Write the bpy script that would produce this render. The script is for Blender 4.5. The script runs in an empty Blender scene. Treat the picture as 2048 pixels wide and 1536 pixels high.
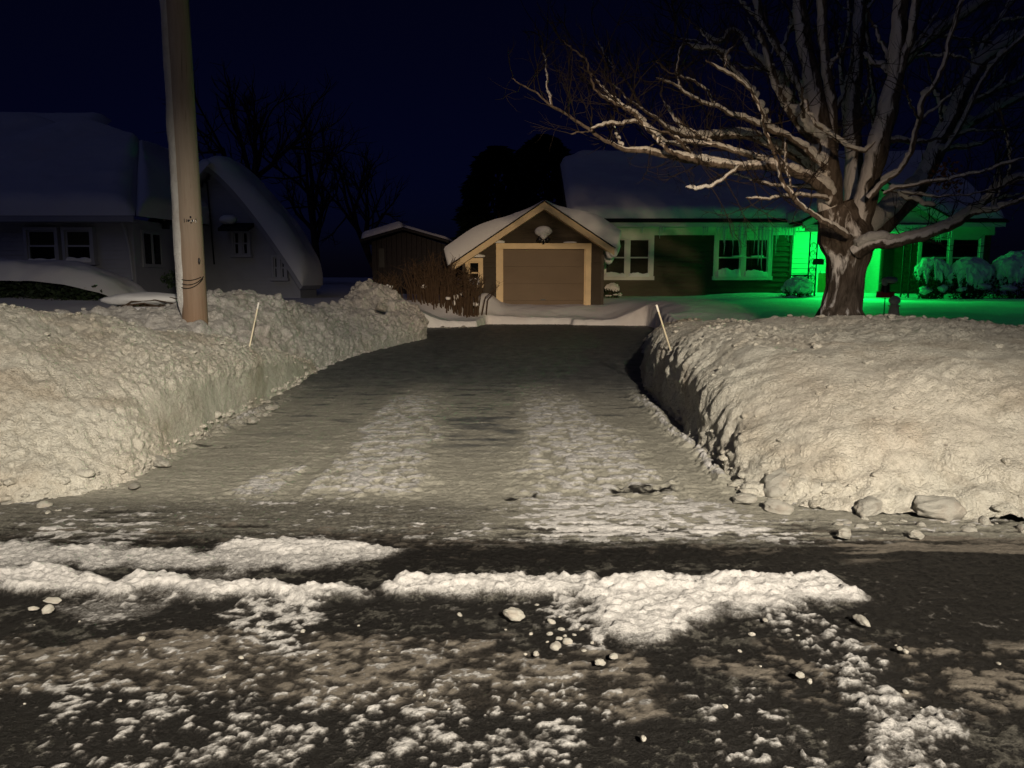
import bpy, bmesh, math, random
import numpy as np
from mathutils import Vector, Matrix

random.seed(7)
RNG = np.random.default_rng(7)
scene = bpy.context.scene
COL = scene.collection

# ------------------------------------------------------------------ camera
cam_d = bpy.data.cameras.new('camera')
cam = bpy.data.objects.new('camera', cam_d)
COL.objects.link(cam)
cam.location = (0, 0, 1.6)
cam.rotation_euler = (math.radians(90 - 8), 0, 0)
cam_d.sensor_width = 36
cam_d.lens = 26.0
cam_d.clip_end = 600
scene.camera = cam

# ------------------------------------------------------------------ sky: late dusk, sun below the horizon
world = bpy.data.worlds.new('World')
scene.world = world
world.use_nodes = True
wn = world.node_tree
wn.nodes.clear()
sky = wn.nodes.new('ShaderNodeTexSky')
sky.sky_type = 'NISHITA'
sky.sun_disc = False
sky.sun_elevation = math.radians(-5.0)
sky.sun_rotation = math.radians(-10)
sky.ozone_density = 4.0
bg = wn.nodes.new('ShaderNodeBackground')
bg.inputs['Strength'].default_value = 0.15
wo = wn.nodes.new('ShaderNodeOutputWorld')
tint = wn.nodes.new('ShaderNodeMix'); tint.data_type = 'RGBA'; tint.blend_type = 'MULTIPLY'
tint.inputs[0].default_value = 1.0; tint.inputs[7].default_value = (.20, .25, .70, 1)      # white balance of the night picture
wn.links.new(sky.outputs[0], tint.inputs[6]); glow = wn.nodes.new('ShaderNodeMix'); glow.data_type = 'RGBA'; glow.blend_type = 'ADD'
glow.inputs[0].default_value = 1.0; glow.inputs[7].default_value = (.0042, .0048, .018, 1)  # even glow of the night sky
wn.links.new(tint.outputs[2], glow.inputs[6]); wn.links.new(glow.outputs[2], bg.inputs[0])
wn.links.new(bg.outputs[0], wo.inputs[0])

# ------------------------------------------------------------------ lamps
def lamp(name, kind, loc, target, color, power, size, cone=None, blend=1.0):
    d = bpy.data.lights.new(name, kind)
    d.color = color
    d.energy = power
    d.shadow_soft_size = size
    if kind == 'SPOT':
        d.spot_size = math.radians(cone)
        d.spot_blend = blend
    o = bpy.data.objects.new(name, d)
    COL.objects.link(o)
    o.location = loc
    if target is not None:
        o.rotation_euler = (Vector(target) - Vector(loc)).to_track_quat('-Z', 'Y').to_euler()
    return o

# the street light over the near side of the road, behind the camera; its housing cuts it off below the horizontal
sl_ = lamp('street_light', 'SPOT', (2.2, -4.5, 5.0), (.30, 1.15, 1.94), (1.0, 0.885, 0.715), 11000, 0.15, 48.5, 1.0)
sl_.scale = (1.85, 1.0, 1.0)
# unseen warm lamp across the road, inferred from its light, fitting unknown, facing up the driveway
hl_ = lamp('far_side_lamp', 'SPOT', (1.3, -9.0, 4.0), (0.9, 24.0, 1.55), (1.0, 0.745, 0.48), 13200, 0.28, 13, 1.0)
hl_.scale = (2.1, 1.0, 1.0)
# the faint blue skylight of a night over snow: very weak, very soft, from high up
moon = lamp('night_glow', 'SUN', (-20, -30, 40), (0, 10, 0), (.34, .40, 1.0), .060, 0)
moon.data.angle = math.radians(40)
GREEN = (0.004, 1.0, 0.11)

scene.view_settings.view_transform = 'Standard'
scene.view_settings.look = 'None'
scene.view_settings.exposure = 0
scene.view_settings.gamma = 1
scene.view_settings.use_curve_mapping = False
scene.render.engine = 'CYCLES'
scene.cycles.use_denoising = True
scene.cycles.max_bounces = 5
scene.cycles.diffuse_bounces = 3
scene.cycles.transparent_max_bounces = 8
scene.cycles.sample_clamp_indirect = 4

# ------------------------------------------------------------------ numbers and noise
PITCH = math.radians(8); FOC = 1480.0; EYE = 1.6
def ray(x, y):
    a = (x - 1024) / FOC; b = (768 - y) / FOC
    return a, math.cos(PITCH) + b * math.sin(PITCH), -math.sin(PITCH) + b * math.cos(PITCH)
def G(x, y, z=0.0):
    d = ray(x, y); t = (z - EYE) / d[2]
    return (d[0] * t, d[1] * t, z)
def P(x, y, Y):
    d = ray(x, y); t = Y / d[1]
    return (d[0] * t, Y, EYE + d[2] * t)

def _hash(ix, iy, iz, s):
    h = (ix.astype(np.int64) * 374761393 + iy.astype(np.int64) * 668265263 + iz.astype(np.int64) * 2147483647 + s * 974634777) & 0xFFFFFFFF
    h = ((h ^ (h >> 13)) * 1274126177) & 0xFFFFFFFF
    h = ((h ^ (h >> 16)) * 2246822519) & 0xFFFFFFFF
    h = h ^ (h >> 15)
    return (h & 0xFFFFFF).astype(np.float32) / 16777215.0
def vnoise(x, y, z=None, s=0):
    """smooth value noise, 0..1"""
    x = np.asarray(x, np.float32); y = np.asarray(y, np.float32)
    z = np.zeros_like(x) if z is None else np.asarray(z, np.float32)
    fx, fy, fz = np.floor(x), np.floor(y), np.floor(z)
    tx, ty, tz = x - fx, y - fy, z - fz
    tx = tx * tx * (3 - 2 * tx); ty = ty * ty * (3 - 2 * ty); tz = tz * tz * (3 - 2 * tz)
    r = 0
    for dz in (0, 1):
        wz = tz if dz else 1 - tz
        if dz and not tz.any(): continue
        for dy in (0, 1):
            wy = ty if dy else 1 - ty
            for dx in (0, 1):
                wx = tx if dx else 1 - tx
                r = r + _hash(fx + dx, fy + dy, fz + dz, s) * wx * wy * wz
    return r
def fbm(x, y, z=None, o=4, s=0, g=0.5):
    a, n, t, k = 1.0, 0.0, 0.0, 1.0
    c, sn = 0.8, 0.6
    for i in range(o):
        t = t + a * vnoise(x * k + 17.3 * i, y * k - 9.1 * i, None if z is None else z * k + 5.7 * i, s + i)
        n += a; a *= g; k *= 2.03
        x, y = c * x - sn * y, sn * x + c * y
    return t / n
def worley(x, y, z, s=0):
    """distance to the nearest cell point, and that cell's own random number"""
    fx, fy, fz = np.floor(x), np.floor(y), np.floor(z)
    best = np.full(x.shape, 9.0, np.float32); rnd = np.zeros(x.shape, np.float32)
    for dx in (-1, 0, 1):
        for dy in (-1, 0, 1):
            for dz in (-1, 0, 1):
                a, b, c = fx + dx, fy + dy, fz + dz
                px = a + _hash(a, b, c, s); py = b + _hash(a, b, c, s + 1); pz = c + _hash(a, b, c, s + 2)
                d = (px - x) ** 2 + (py - y) ** 2 + (pz - z) ** 2
                m = d < best
                best = np.where(m, d, best); rnd = np.where(m, _hash(a, b, c, s + 3), rnd)
    return np.sqrt(best), rnd
def ss(a, b, x):
    t = np.clip((x - a) / (b - a), 0, 1)
    return t * t * (3 - 2 * t)
def poly_sdf(x, y, poly):
    """signed distance to a polygon, negative inside"""
    d = np.full(x.shape, 1e9, np.float32); ins = np.zeros(x.shape, bool)
    n = len(poly)
    for i in range(n):
        ax, ay = poly[i][:2]; bx, by = poly[(i + 1) % n][:2]
        ex, ey = bx - ax, by - ay
        wx, wy = x - ax, y - ay
        t = np.clip((wx * ex + wy * ey) / (ex * ex + ey * ey + 1e-12), 0, 1)
        d = np.minimum(d, (wx - ex * t) ** 2 + (wy - ey * t) ** 2)
        if ay != by:
            cond = ((ay <= y) & (by > y)) | ((by <= y) & (ay > y))
            ins ^= cond & (x < ax + (y - ay) / (by - ay) * ex)
    d = np.sqrt(d)
    return np.where(ins, -d, d)

# ------------------------------------------------------------------ objects
def tag(o, label=None, cat=None, group=None, kind=None):
    if label: o['label'] = label
    if cat: o['category'] = cat
    if group: o['group'] = group
    if kind: o['kind'] = kind
    return o
def thing(name, loc, label, cat, group=None):
    o = bpy.data.objects.new(name, None)
    o.empty_display_size = 0.2
    COL.objects.link(o)
    o.location = loc
    return tag(o, label, cat, group)
def link(name, me, parent=None):
    o = bpy.data.objects.new(name, me)
    COL.objects.link(o)
    if parent is not None:
        o.parent = parent
        root = parent
        off = Vector((0, 0, 0))
        while root is not None:
            off += Vector(root.location); root = root.parent
        o.location = -off
    return o
def np_mesh(name, V, F, mat, parent=None, smooth=True, attrs=None):
    """V (n,3) and F (m,k), all faces with the same k"""
    me = bpy.data.meshes.new(name)
    V = np.ascontiguousarray(V, np.float32); F = np.ascontiguousarray(F, np.int32)
    k = F.shape[1]
    me.vertices.add(len(V)); me.vertices.foreach_set('co', V.ravel())
    me.loops.add(F.size); me.loops.foreach_set('vertex_index', F.ravel())
    me.polygons.add(len(F)); me.polygons.foreach_set('loop_start', np.arange(0, F.size, k, dtype=np.int32))
    me.polygons.foreach_set('use_smooth', np.full(len(F), smooth, bool))
    for a, v in (attrs or {}).items():
        at = me.attributes.new(a, 'FLOAT', 'POINT')
        at.data.foreach_set('value', np.ascontiguousarray(v, np.float32).ravel())
    me.update(calc_edges=True)
    me.materials.append(mat)
    return link(name, me, parent)
def grid_faces(nu, nv, wrap_v=False, base=0):
    i = np.arange(nu - 1)[:, None]
    j = np.arange(nv if wrap_v else nv - 1)[None, :]
    j2 = (j + 1) % nv
    return np.stack([i * nv + j, (i + 1) * nv + j, (i + 1) * nv + j2, i * nv + j2], -1).reshape(-1, 4) + base
class MB:
    """collects solids; build() links them as one mesh object"""
    def __init__(s): s.v = []; s.f = []
    def add(s, v, f):
        n = len(s.v); s.v += [tuple(p) for p in v]; s.f += [tuple(i + n for i in q) for q in f]; return s
    def box(s, x0, x1, y0, y1, z0, z1):
        return s.add([(x0, y0, z0), (x1, y0, z0), (x1, y1, z0), (x0, y1, z0), (x0, y0, z1), (x1, y0, z1), (x1, y1, z1), (x0, y1, z1)],
                     [(0, 3, 2, 1), (4, 5, 6, 7), (0, 1, 5, 4), (1, 2, 6, 5), (2, 3, 7, 6), (3, 0, 4, 7)])
    def prism_y(s, pts, y0, y1):
        """polygon of (x,z), counter-clockwise seen from -y, from y0 to y1"""
        n = len(pts)
        v = [(x, y0, z) for x, z in pts] + [(x, y1, z) for x, z in pts]
        return s.add(v, [tuple(range(n)), tuple(range(2 * n - 1, n - 1, -1))] + [((i + 1) % n, i, n + i, n + (i + 1) % n) for i in range(n)])
    def prism_x(s, pts, x0, x1):
        """polygon of (y,z) from x0 to x1"""
        n = len(pts)
        v = [(x0, y, z) for y, z in pts] + [(x1, y, z) for y, z in pts]
        return s.add(v, [tuple(range(n - 1, -1, -1)), tuple(range(n, 2 * n))] + [(i, (i + 1) % n, n + (i + 1) % n, n + i) for i in range(n)])
    def tube(s, pts, rad, n=6, cap=True):
        pts = [Vector(p) for p in pts]
        if not hasattr(rad, '__len__'): rad = [rad] * len(pts)
        up = None; rings = []
        for i, p in enumerate(pts):
            t = (pts[min(i + 1, len(pts) - 1)] - pts[max(i - 1, 0)]).normalized()
            if up is None:
                up = Vector((0, 0, 1)) if abs(t.z) < .9 else Vector((1, 0, 0))
            a = (up - t * up.dot(t)).normalized(); b = t.cross(a); up = a
            rings.append([p + (a * math.cos(2 * math.pi * k / n) + b * math.sin(2 * math.pi * k / n)) * rad[i] for k in range(n)])
        v = [q for r in rings for q in r]; f = []
        for i in range(len(rings) - 1):
            for k in range(n):
                f.append((i * n + k, i * n + (k + 1) % n, (i + 1) * n + (k + 1) % n, (i + 1) * n + k))
        if cap:
            f.append(tuple(range(n - 1, -1, -1))); f.append(tuple((len(rings) - 1) * n + k for k in range(n)))
        return s.add(v, f)
    def blob(s, c, r, sub=2, amp=0.15, seed=0, flat=None):
        bm = bmesh.new(); bmesh.ops.create_icosphere(bm, subdivisions=sub, radius=1.0)
        co = np.array([v.co[:] for v in bm.verts], np.float32)
        fs = [tuple(v.index for v in f.verts) for f in bm.faces]; bm.free()
        n = fbm(co[:, 0] * 1.6 + seed * 3.7, co[:, 1] * 1.6 + seed, co[:, 2] * 1.6, 3, seed) - .5
        co = co * (1 + 2 * amp * n)[:, None]
        if flat is not None: co[:, 2] = np.maximum(co[:, 2], flat)
        co = co * np.array(r, np.float32) + np.array(c, np.float32)
        return s.add(co.tolist(), fs)
    def mesh(s, name, mat, smooth=False):
        me = bpy.data.meshes.new(name)
        me.from_pydata(s.v, [], s.f); me.update()
        if smooth: me.polygons.foreach_set('use_smooth', np.ones(len(me.polygons), bool))
        me.materials.append(mat); return me
    def build(s, name, mat, parent=None, smooth=False):
        return link(name, s.mesh(name, mat, smooth), parent)

def catmull(pts, n):
    """n points along a Catmull-Rom spline through pts, evenly spaced by length; also the running parameter"""
    p = np.array(pts, float); m = len(p)
    q = np.vstack([2 * p[0] - p[1], p, 2 * p[-1] - p[-2]])
    def ev(u):
        u = np.clip(u, 0, m - 1 - 1e-9); i = np.floor(u).astype(int); t = (u - i)[:, None]
        a, b, c, d = q[i], q[i + 1], q[i + 2], q[i + 3]
        return .5 * (2 * b + (c - a) * t + (2 * a - 5 * b + 4 * c - d) * t ** 2 + (3 * b - a - 3 * c + d) * t ** 3)
    uu = np.linspace(0, m - 1, max(60, m * 24)); e = ev(uu)
    L = np.concatenate([[0], np.cumsum(np.linalg.norm(np.diff(e[:, :3], axis=0), axis=1))])
    return ev(np.interp(np.linspace(0, L[-1], n), L, uu))

# ------------------------------------------------------------------ materials
class NT:
    def __init__(s, name):
        s.m = bpy.data.materials.new(name); s.m.use_nodes = True; s.t = s.m.node_tree; s.t.nodes.clear()
        s.out = s.n('ShaderNodeOutputMaterial'); s.b = s.n('ShaderNodeBsdfPrincipled'); s.l(s.b.outputs[0], s.out.inputs[0])
    def n(s, k, **kw):
        x = s.t.nodes.new(k)
        for a, v in kw.items(): setattr(x, a, v)
        return x
    def l(s, a, b): s.t.links.new(a, b)
    def co(s, kind='Object', scale=(1, 1, 1)):
        c = s.n('ShaderNodeTexCoord'); mp = s.n('ShaderNodeMapping'); mp.inputs['Scale'].default_value = scale
        s.l(c.outputs[kind], mp.inputs[0]); return mp.outputs[0]
    def noise(s, co, scale, detail=4, rough=.55, dist=0):
        x = s.n('ShaderNodeTexNoise'); x.inputs['Scale'].default_value = scale; x.inputs['Detail'].default_value = detail
        x.inputs['Roughness'].default_value = rough; x.inputs['Distortion'].default_value = dist; s.l(co, x.inputs['Vector']); return x.outputs['Fac']
    def ramp(s, fac, stops):
        r = s.n('ShaderNodeValToRGB'); e = r.color_ramp.elements
        while len(e) < len(stops): e.new(.5)
        for k, (p, c) in zip(e, stops):
            k.position = p; k.color = (*c, 1) if hasattr(c, '__len__') else (c, c, c, 1)
        s.l(fac, r.inputs[0]); return r.outputs[0]
    def mix(s, fac, a, b, mode='MIX'):
        x = s.n('ShaderNodeMix', data_type='RGBA', blend_type=mode)
        for sock, v in ((x.inputs[0], fac), (x.inputs[6], a), (x.inputs[7], b)):
            if isinstance(v, bpy.types.NodeSocket): s.l(v, sock)
            elif hasattr(v, '__len__'): sock.default_value = (*v, 1)
            else: sock.default_value = v
        return x.outputs[2]
    def math(s, op, a, b=0.0, clamp=False):
        x = s.n('ShaderNodeMath', operation=op); x.use_clamp = clamp
        for sock, v in ((x.inputs[0], a), (x.inputs[1], b)):
            if isinstance(v, bpy.types.NodeSocket): s.l(v, sock)
            else: sock.default_value = v
        return x.outputs[0]
    def attr(s, name):
        a = s.n('ShaderNodeAttribute'); a.attribute_name = name; return a.outputs['Fac']
    def bump(s, h, strength=.5, dist=.02, normal=None):
        x = s.n('ShaderNodeBump'); x.inputs['Strength'].default_value = strength; x.inputs['Distance'].default_value = dist
        s.l(h, x.inputs['Height'])
        if normal is not None: s.l(normal, x.inputs['Normal'])
        return x.outputs[0]
    def set(s, color=None, rough=.6, spec=.3, normal=None, metal=0):
        for key, v in (('Base Color', color), ('Roughness', rough), ('Specular IOR Level', spec), ('Normal', normal), ('Metallic', metal)):
            if v is None: continue
            if isinstance(v, bpy.types.NodeSocket): s.l(v, s.b.inputs[key])
            elif hasattr(v, '__len__'): s.b.inputs[key].default_value = (*v, 1)
            else: s.b.inputs[key].default_value = v
        return s.m

def m_plain(name, color, rough=.6, spec=.3, var=.18, scale=6, bump=.0, bscale=40, stretch=(1, 1, 1), metal=0):
    t = NT(name); c = t.co('Object', stretch)
    n = t.noise(c, scale, 5)
    col = t.mix(t.ramp(n, [(.3, 0.0), (.7, 1.0)]), [v * (1 - var) for v in color], [min(1, v * (1 + var)) for v in color])
    nm = t.bump(t.noise(c, bscale, 4), bump, .01) if bump else None
    return t.set(col, rough, spec, nm, metal)

def m_snow(name, base, dirt, dirt_lo, dirt_hi, fine=1.0, specks=True, grain=.03):
    """snow: large faint dirt stains, small dark grit, painted crack shade, and grain at three sizes"""
    t = NT(name); c = t.co('Object')
    st = t.ramp(t.noise(c, 1.3, 6, .62, .6), [(dirt_lo, 0.0), (dirt_hi, 1.0)])
    col = t.mix(st, base, dirt)
    pk = t.ramp(t.noise(c, .55, 3), [(.5, 0.0), (.75, 1.0)])
    col = t.mix(t.math('MULTIPLY', pk, .38), col, (base[0] * .97, base[1] * .80, base[2] * .72))
    if specks:
        v = t.n('ShaderNodeTexVoronoi'); v.inputs['Scale'].default_value = 9; v.inputs['Randomness'].default_value = 1; t.l(c, v.inputs['Vector'])
        sp = t.ramp(v.outputs['Distance'], [(.09, 1.0), (.19, 0.0)])
        sel = t.ramp(t.noise(c, 3.1, 2), [(.53, 0.0), (.62, 1.0)])
        col = t.mix(t.math('MULTIPLY', t.math('MULTIPLY', sp, sel), .7), col, (.12, .10, .08))
    if specks:                                                # dirt in the crust's fine hollows, also painted dark to read as cracks
        gr = t.ramp(t.noise(c, 21, 7, .72, .8), [(.33, 1.0), (.50, 0.0)])
        col = t.mix(t.math('MULTIPLY', gr, .6), col, (base[0] * .50, base[1] * .47, base[2] * .42))
    crk = None
    if specks:
        dn = t.n('ShaderNodeTexNoise'); dn.inputs['Scale'].default_value = 5; dn.inputs['Detail'].default_value = 4; t.l(c, dn.inputs['Vector'])
        dc = t.mix(.22, c, dn.outputs['Color'])
        v2 = t.n('ShaderNodeTexVoronoi', feature='DISTANCE_TO_EDGE'); v2.inputs['Scale'].default_value = 9; t.l(dc, v2.inputs['Vector'])
        v3 = t.n('ShaderNodeTexVoronoi', feature='DISTANCE_TO_EDGE'); v3.inputs['Scale'].default_value = 24; t.l(dc, v3.inputs['Vector'])
        where = t.ramp(t.noise(c, 1.9, 4, .6), [(.38, 0.0), (.60, 1.0)])
        e2 = t.ramp(v2.outputs['Distance'], [(.0, 0.0), (.07, 1.0)]); e3 = t.ramp(v3.outputs['Distance'], [(.0, 0.0), (.10, 1.0)])
        e = t.math('MULTIPLY', e2, e3)
        crk = t.math('SUBTRACT', 1.0, t.math('MULTIPLY', t.math('SUBTRACT', 1.0, e), where))
        col = t.mix(t.math('MULTIPLY', t.math('SUBTRACT', 1.0, crk), .38), col, (base[0] * .45, base[1] * .42, base[2] * .37))  # shade of the cracks painted into the snow colour
    n1 = t.noise(c, 15, 6, .68, .5); n2 = t.noise(c, 60, 6, .75)
    b = t.bump(n1, .75 * fine, grain * 2.0); b = t.bump(n2, .9 * fine, grain * .9, b)
    if crk is not None: b = t.bump(crk, .55, .018, b)
    return t.set(col, .75, .22, b)

M = {}
M['bank'] = m_snow('plowed_snow', (.66, .64, .57), (.42, .36, .285), .50, .76, 1.0)
M['bank_rear'] = m_snow('clumped_snow', (.66, .64, .61), (.42, .37, .32), .58, .82, 1.0)
M['chunk'] = m_snow('snow_lump', (.67, .65, .585), (.50, .44, .37), .5, .8, 1.2, False, .03)
M['snow'] = m_snow('fresh_snow', (.80, .80, .80), (.74, .73, .72), .6, .9, .25, False, .03)
M['limb_snow'] = m_snow('stuck_snow', (.74, .73, .71), (.50, .46, .42), .48, .8, 1.1, False, .025)

def m_road():
    t = NT('winter_road'); c = t.co('Object')
    g1 = t.noise(c, 160, 3, .7); g2 = t.noise(c, 38, 5, .65); g3 = t.noise(c, 105, 5, .75)
    asphalt = t.mix(t.ramp(g1, [(.35, 0.0), (.75, 1.0)]), (.004, .0038, .0036), (.020, .0185, .017))
    salt = t.ramp(t.noise(c, 210, 2, .6), [(.66, 0.0), (.74, 1.0)])
    asphalt = t.mix(t.math('MULTIPLY', salt, .2), asphalt, (.3, .28, .25))
    ns = t.math('ADD', t.math('MULTIPLY', g2, .45), t.math('MULTIPLY', g3, .55))
    def cover(name, gain, stops):
        """coverage from bare (0) to solid (1), broken up by grain, through intermediate greys"""
        return t.ramp(t.math('ADD', t.attr(name), t.math('MULTIPLY', t.math('SUBTRACT', ns, .5), gain * 1.35)), stops)
    sl = cover('slush', .9, [(.22, 0.0), (.42, (.024, .021, .018)), (.62, (.056, .050, .043)), (.95, (.135, .120, .101))])
    pk = cover('pack', .8, [(.22, 0.0), (.45, (.10, .096, .084)), (.68, (.235, .228, .195)), (.95, (.36, .348, .297))])
    pk = t.mix(1.0, pk, t.ramp(t.noise(c, 7, 5, .6), [(.3, .80), (.7, 1.0)]), 'MULTIPLY')
    ice = t.mix(t.ramp(t.noise(c, 5, 5, .6), [(.3, 0.0), (.7, 1.0)]), (.055, .06, .062), (.15, .155, .15))
    sn = cover('snow', 1.0, [(.20, 0.0), (.36, (.055, .051, .047)), (.50, (.145, .142, .138)), (.66, (.32, .315, .31)), (.92, (.53, .52, .515))])
    cs = cover('snow', 1.0, [(.3, 0.0), (.7, 1.0)])
    col = t.mix(1.0, asphalt, sl, 'LIGHTEN')
    col = t.mix(1.0, col, pk, 'LIGHTEN')
    col = t.mix(t.attr('ice'), col, ice)
    col = t.mix(1.0, col, sn, 'LIGHTEN')
    b = t.bump(g2, .8, .018); b = t.bump(g3, .7, .010, b); b = t.bump(g1, .6, .006, b)
    rough = t.math('ADD', t.math('MULTIPLY', cs, .3), .5)
    return t.set(col, rough, .25, b)
M['road'] = m_road()
# ------------------------------------------------------------------ road and driveway: one height field, two sheets
def rise(y): return .26 * ss(8, 22, y)
def px_poly(pts): return [G(*q)[:2] for q in pts]
def area(x, y, pts, soft, warp=.10, wscale=5, s=0):
    """soft membership of the world-space polygon whose corners were surveyed from the photograph"""
    wx = x + warp * (fbm(x * wscale, y * wscale, None, 3, 40 + s) - .5) * 2
    wy = y + warp * (fbm(x * wscale + 50, y * wscale, None, 3, 60 + s) - .5) * 2
    return ss(soft, -soft, poly_sdf(wx, wy, px_poly(pts)))
def ground_fields(x, y):
    n_big = fbm(x * 1.1, y * 1.1, None, 4, 1)
    wx = x + .05 * (fbm(x * 7, y * 7, None, 3, 8) - .5); wy = y + .05 * (fbm(x * 7 + 31, y * 7, None, 3, 9) - .5)
    n_mid = fbm(wx * 6.0, wy * 11, None, 5, 2); n_sm = fbm(wx * 18, wy * 29, None, 4, 3)
    n_xs = fbm(wx * 46, wy * 54, None, 2, 4)
    streak = fbm(x * 1.6, y * 17, None, 5, 5); streak2 = fbm(x * 5.0, y * 34, None, 4, 6)
    h = np.zeros_like(x); snow = np.zeros_like(x); slush = np.zeros_like(x); pack = np.zeros_like(x); ice = np.zeros_like(x)
    # windrows left by the plough
    A = area(x, y, [(-900, 1085), (0, 1086), (150, 1092), (430, 1100), (470, 1088), (600, 1084), (740, 1094), (805, 1110), (770, 1126), (600, 1148), (300, 1142), (0, 1136), (-900, 1135)], .10, .12, 6, 1)
    A2 = area(x, y, [(435, 1098), (480, 1087), (600, 1084), (740, 1094), (800, 1108), (600, 1112)], .05, .06, 8, 6)
    B = area(x, y, [(-900, 1150), (0, 1154), (60, 1143), (135, 1148), (230, 1172), (300, 1152), (480, 1172), (700, 1180), (742, 1194), (640, 1208), (400, 1198), (150, 1196), (0, 1186), (-900, 1190)], .07, .10, 8, 2)
    C = area(x, y, [(766, 1190), (790, 1166), (900, 1159), (1060, 1156), (1200, 1164), (1200, 1200), (1000, 1196), (800, 1204)], .045, .06, 9, 3)
    D = area(x, y, [(1170, 1168), (1380, 1160), (1640, 1158), (1700, 1182), (1735, 1206), (1600, 1216), (1480, 1226), (1420, 1262), (1330, 1290), (1230, 1285), (1180, 1240)], .10, .14, 7, 4)
    Dr = area(x, y, [(1180, 1172), (1380, 1162), (1640, 1158), (1700, 1182), (1735, 1204), (1640, 1206), (1400, 1192), (1200, 1192)], .05, .06, 8, 5)
    E = area(x, y, [(1470, 1228), (1620, 1214), (1700, 1285), (1770, 1330), (1810, 1400), (1900, 1430), (1930, 1640), (1790, 1640), (1720, 1450), (1640, 1340), (1560, 1265)], .07, .10, 6, 7)
    E2 = area(x, y, [(1740, 1420), (1800, 1405), (1900, 1430), (1905, 1475), (1830, 1490), (1900, 1640), (1780, 1640), (1730, 1470)], .05, .06, 7, 8)
    F1 = area(x, y, [(470, 1200), (640, 1195), (640, 1260), (560, 1330), (460, 1290)], .08, .12, 6, 9)
    F2 = area(x, y, [(60, 1380), (300, 1370), (760, 1395), (760, 1500), (500, 1640), (100, 1640)], .15, .15, 4, 10)
    F3 = area(x, y, [(760, 1390), (1200, 1380), (1250, 1480), (1100, 1640), (760, 1640)], .14, .15, 4, 11)
    F4 = area(x, y, [(1390, 1390), (1520, 1370), (1600, 1500), (1680, 1640), (1450, 1640)], .10, .12, 5, 12)
    F5 = area(x, y, [(1060, 1205), (1200, 1195), (1240, 1290), (1100, 1280)], .09, .10, 6, 13)
    F6 = area(x, y, [(90, 1215), (420, 1140), (520, 1150), (330, 1230), (150, 1260)], .06, .08, 6, 14)
    Z1 = area(x, y, [(-900, 1285), (60, 1290), (500, 1260), (900, 1290), (1300, 1320), (1380, 1380), (1300, 1420), (700, 1420), (300, 1370), (-900, 1385)], .10, .14, 4, 15)
    Z2 = area(x, y, [(1380, 1330), (1600, 1270), (2000, 1290), (2900, 1300), (2900, 1450), (2000, 1440), (1600, 1420)], .12, .14, 4, 16)
    clumps = ss(.44, .60, n_sm * .5 + n_mid * .3 + n_xs * .2)
    slush += Z1 * (.30 + .62 * clumps) + Z2 * (.14 + .6 * clumps) + .40 * ss(.50, .66, n_mid * .45 + n_sm * .35 + n_xs * .2) + .10
    far_road = ss(2.0, 1.2, y)
    slush += far_road * .5 * n_mid
    fz = np.clip(F2 * .8 + F3 * .8 + F4 * .9 + F1 * .9 + F5 * .8, 0, 1)
    nf = n_sm * .38 + n_mid * .24 + n_xs * .38
    fle = ss(.46, .66, nf + .07 * (n_big - .5))
    snow += fz * (.05 + .60 * fle) + .18 * fz * ss(.40, .62, n_mid)
    snow += F1 * (.12 + .45 * ss(.40, .62, n_sm)) + .40 * F6 * (.5 + n_mid) + .45 * F5 * ss(.44, .62, n_sm)
    snow += E * (.16 + .52 * ss(.40, .62, n_mid * .3 + n_sm * .4 + n_xs * .3)) + E2 * .22
    snow += .40 * ss(.54, .72, n_sm * .5 + n_xs * .5) * ss(4.2, 3.6, y) + .30 * Z1 * ss(.48, .66, n_sm * .5 + n_xs * .5)
    lanes_ = .80 + .35 * fbm(x * .55, y * 5.5, None, 3, 45)                       # dragged along by the traffic
    snow = np.minimum(snow * lanes_, .74); slush = slush * (.75 + .5 * fbm(x * .7 + 9, y * 7, None, 3, 46))
    h += .008 * clumps * np.clip(Z1 + .8 * Z2 + .4, 0, 1) + .010 * fle * np.clip(fz + E, 0, 1) + .010 * (E + E2) * n_sm + .010 * n_xs
    hh = np.zeros_like(x)
    for m, amp, base in ((A, .010, .010), (A2, .012, .026), (B, .035, .026), (C, .035, .030), (D, .022, .022), (Dr, .038, .034)):
        snow = np.maximum(snow, m * ((.42 if amp < .012 else .58) + .62 * (n_sm * .5 + n_mid * .3 + n_xs * .2)))
        hh = np.maximum(hh, m * (base + amp * (1.3 * n_mid + 1.1 * n_sm - .7) + .016 * (n_xs - .5)))
    h += hh
    # gutter band: grey packed snow in streaks
    band = ss(4.05, 4.55, y + .25 * (n_big - .5)) * ss(6.4, 5.5, y)
    pk = ss(.34, .62, streak * .5 + streak2 * .5 + .24 * ss(4.2, 5.1, y) - .05)
    pack += band * (.24 + .55 * pk * (.5 + .5 * ss(-.8, .6, x + .8 * (n_big - .5))))
    slush += band * (.25 + .35 * streak2)
    snow += band * .9 * ss(.50, .72, streak2 * .45 + n_sm * .55 + .20 * area(x, y, [(1040, 990), (1420, 1000), (1600, 1090), (1100, 1090)], .2, .1, 3, 17) + .08 * area(x, y, [(80, 1050), (300, 1030), (300, 1085), (60, 1090)], .1, .1, 3, 18))
    h += band * (.012 * pk + .012 * (streak2 - .5))
    clear = area(x, y, [(1760, 1105), (2100, 1120), (2900, 1120), (2900, 1285), (2000, 1285), (1760, 1240)], .12, .1, 3, 19)
    slush *= 1 - .8 * clear; pack *= 1 - .8 * clear
    brown = area(x, y, [(1640, 1070), (2100, 1075), (2900, 1080), (2900, 1125), (1700, 1120)], .1, .1, 3, 20)
    slush += brown * .9 * ss(.4, .6, streak)
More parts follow.
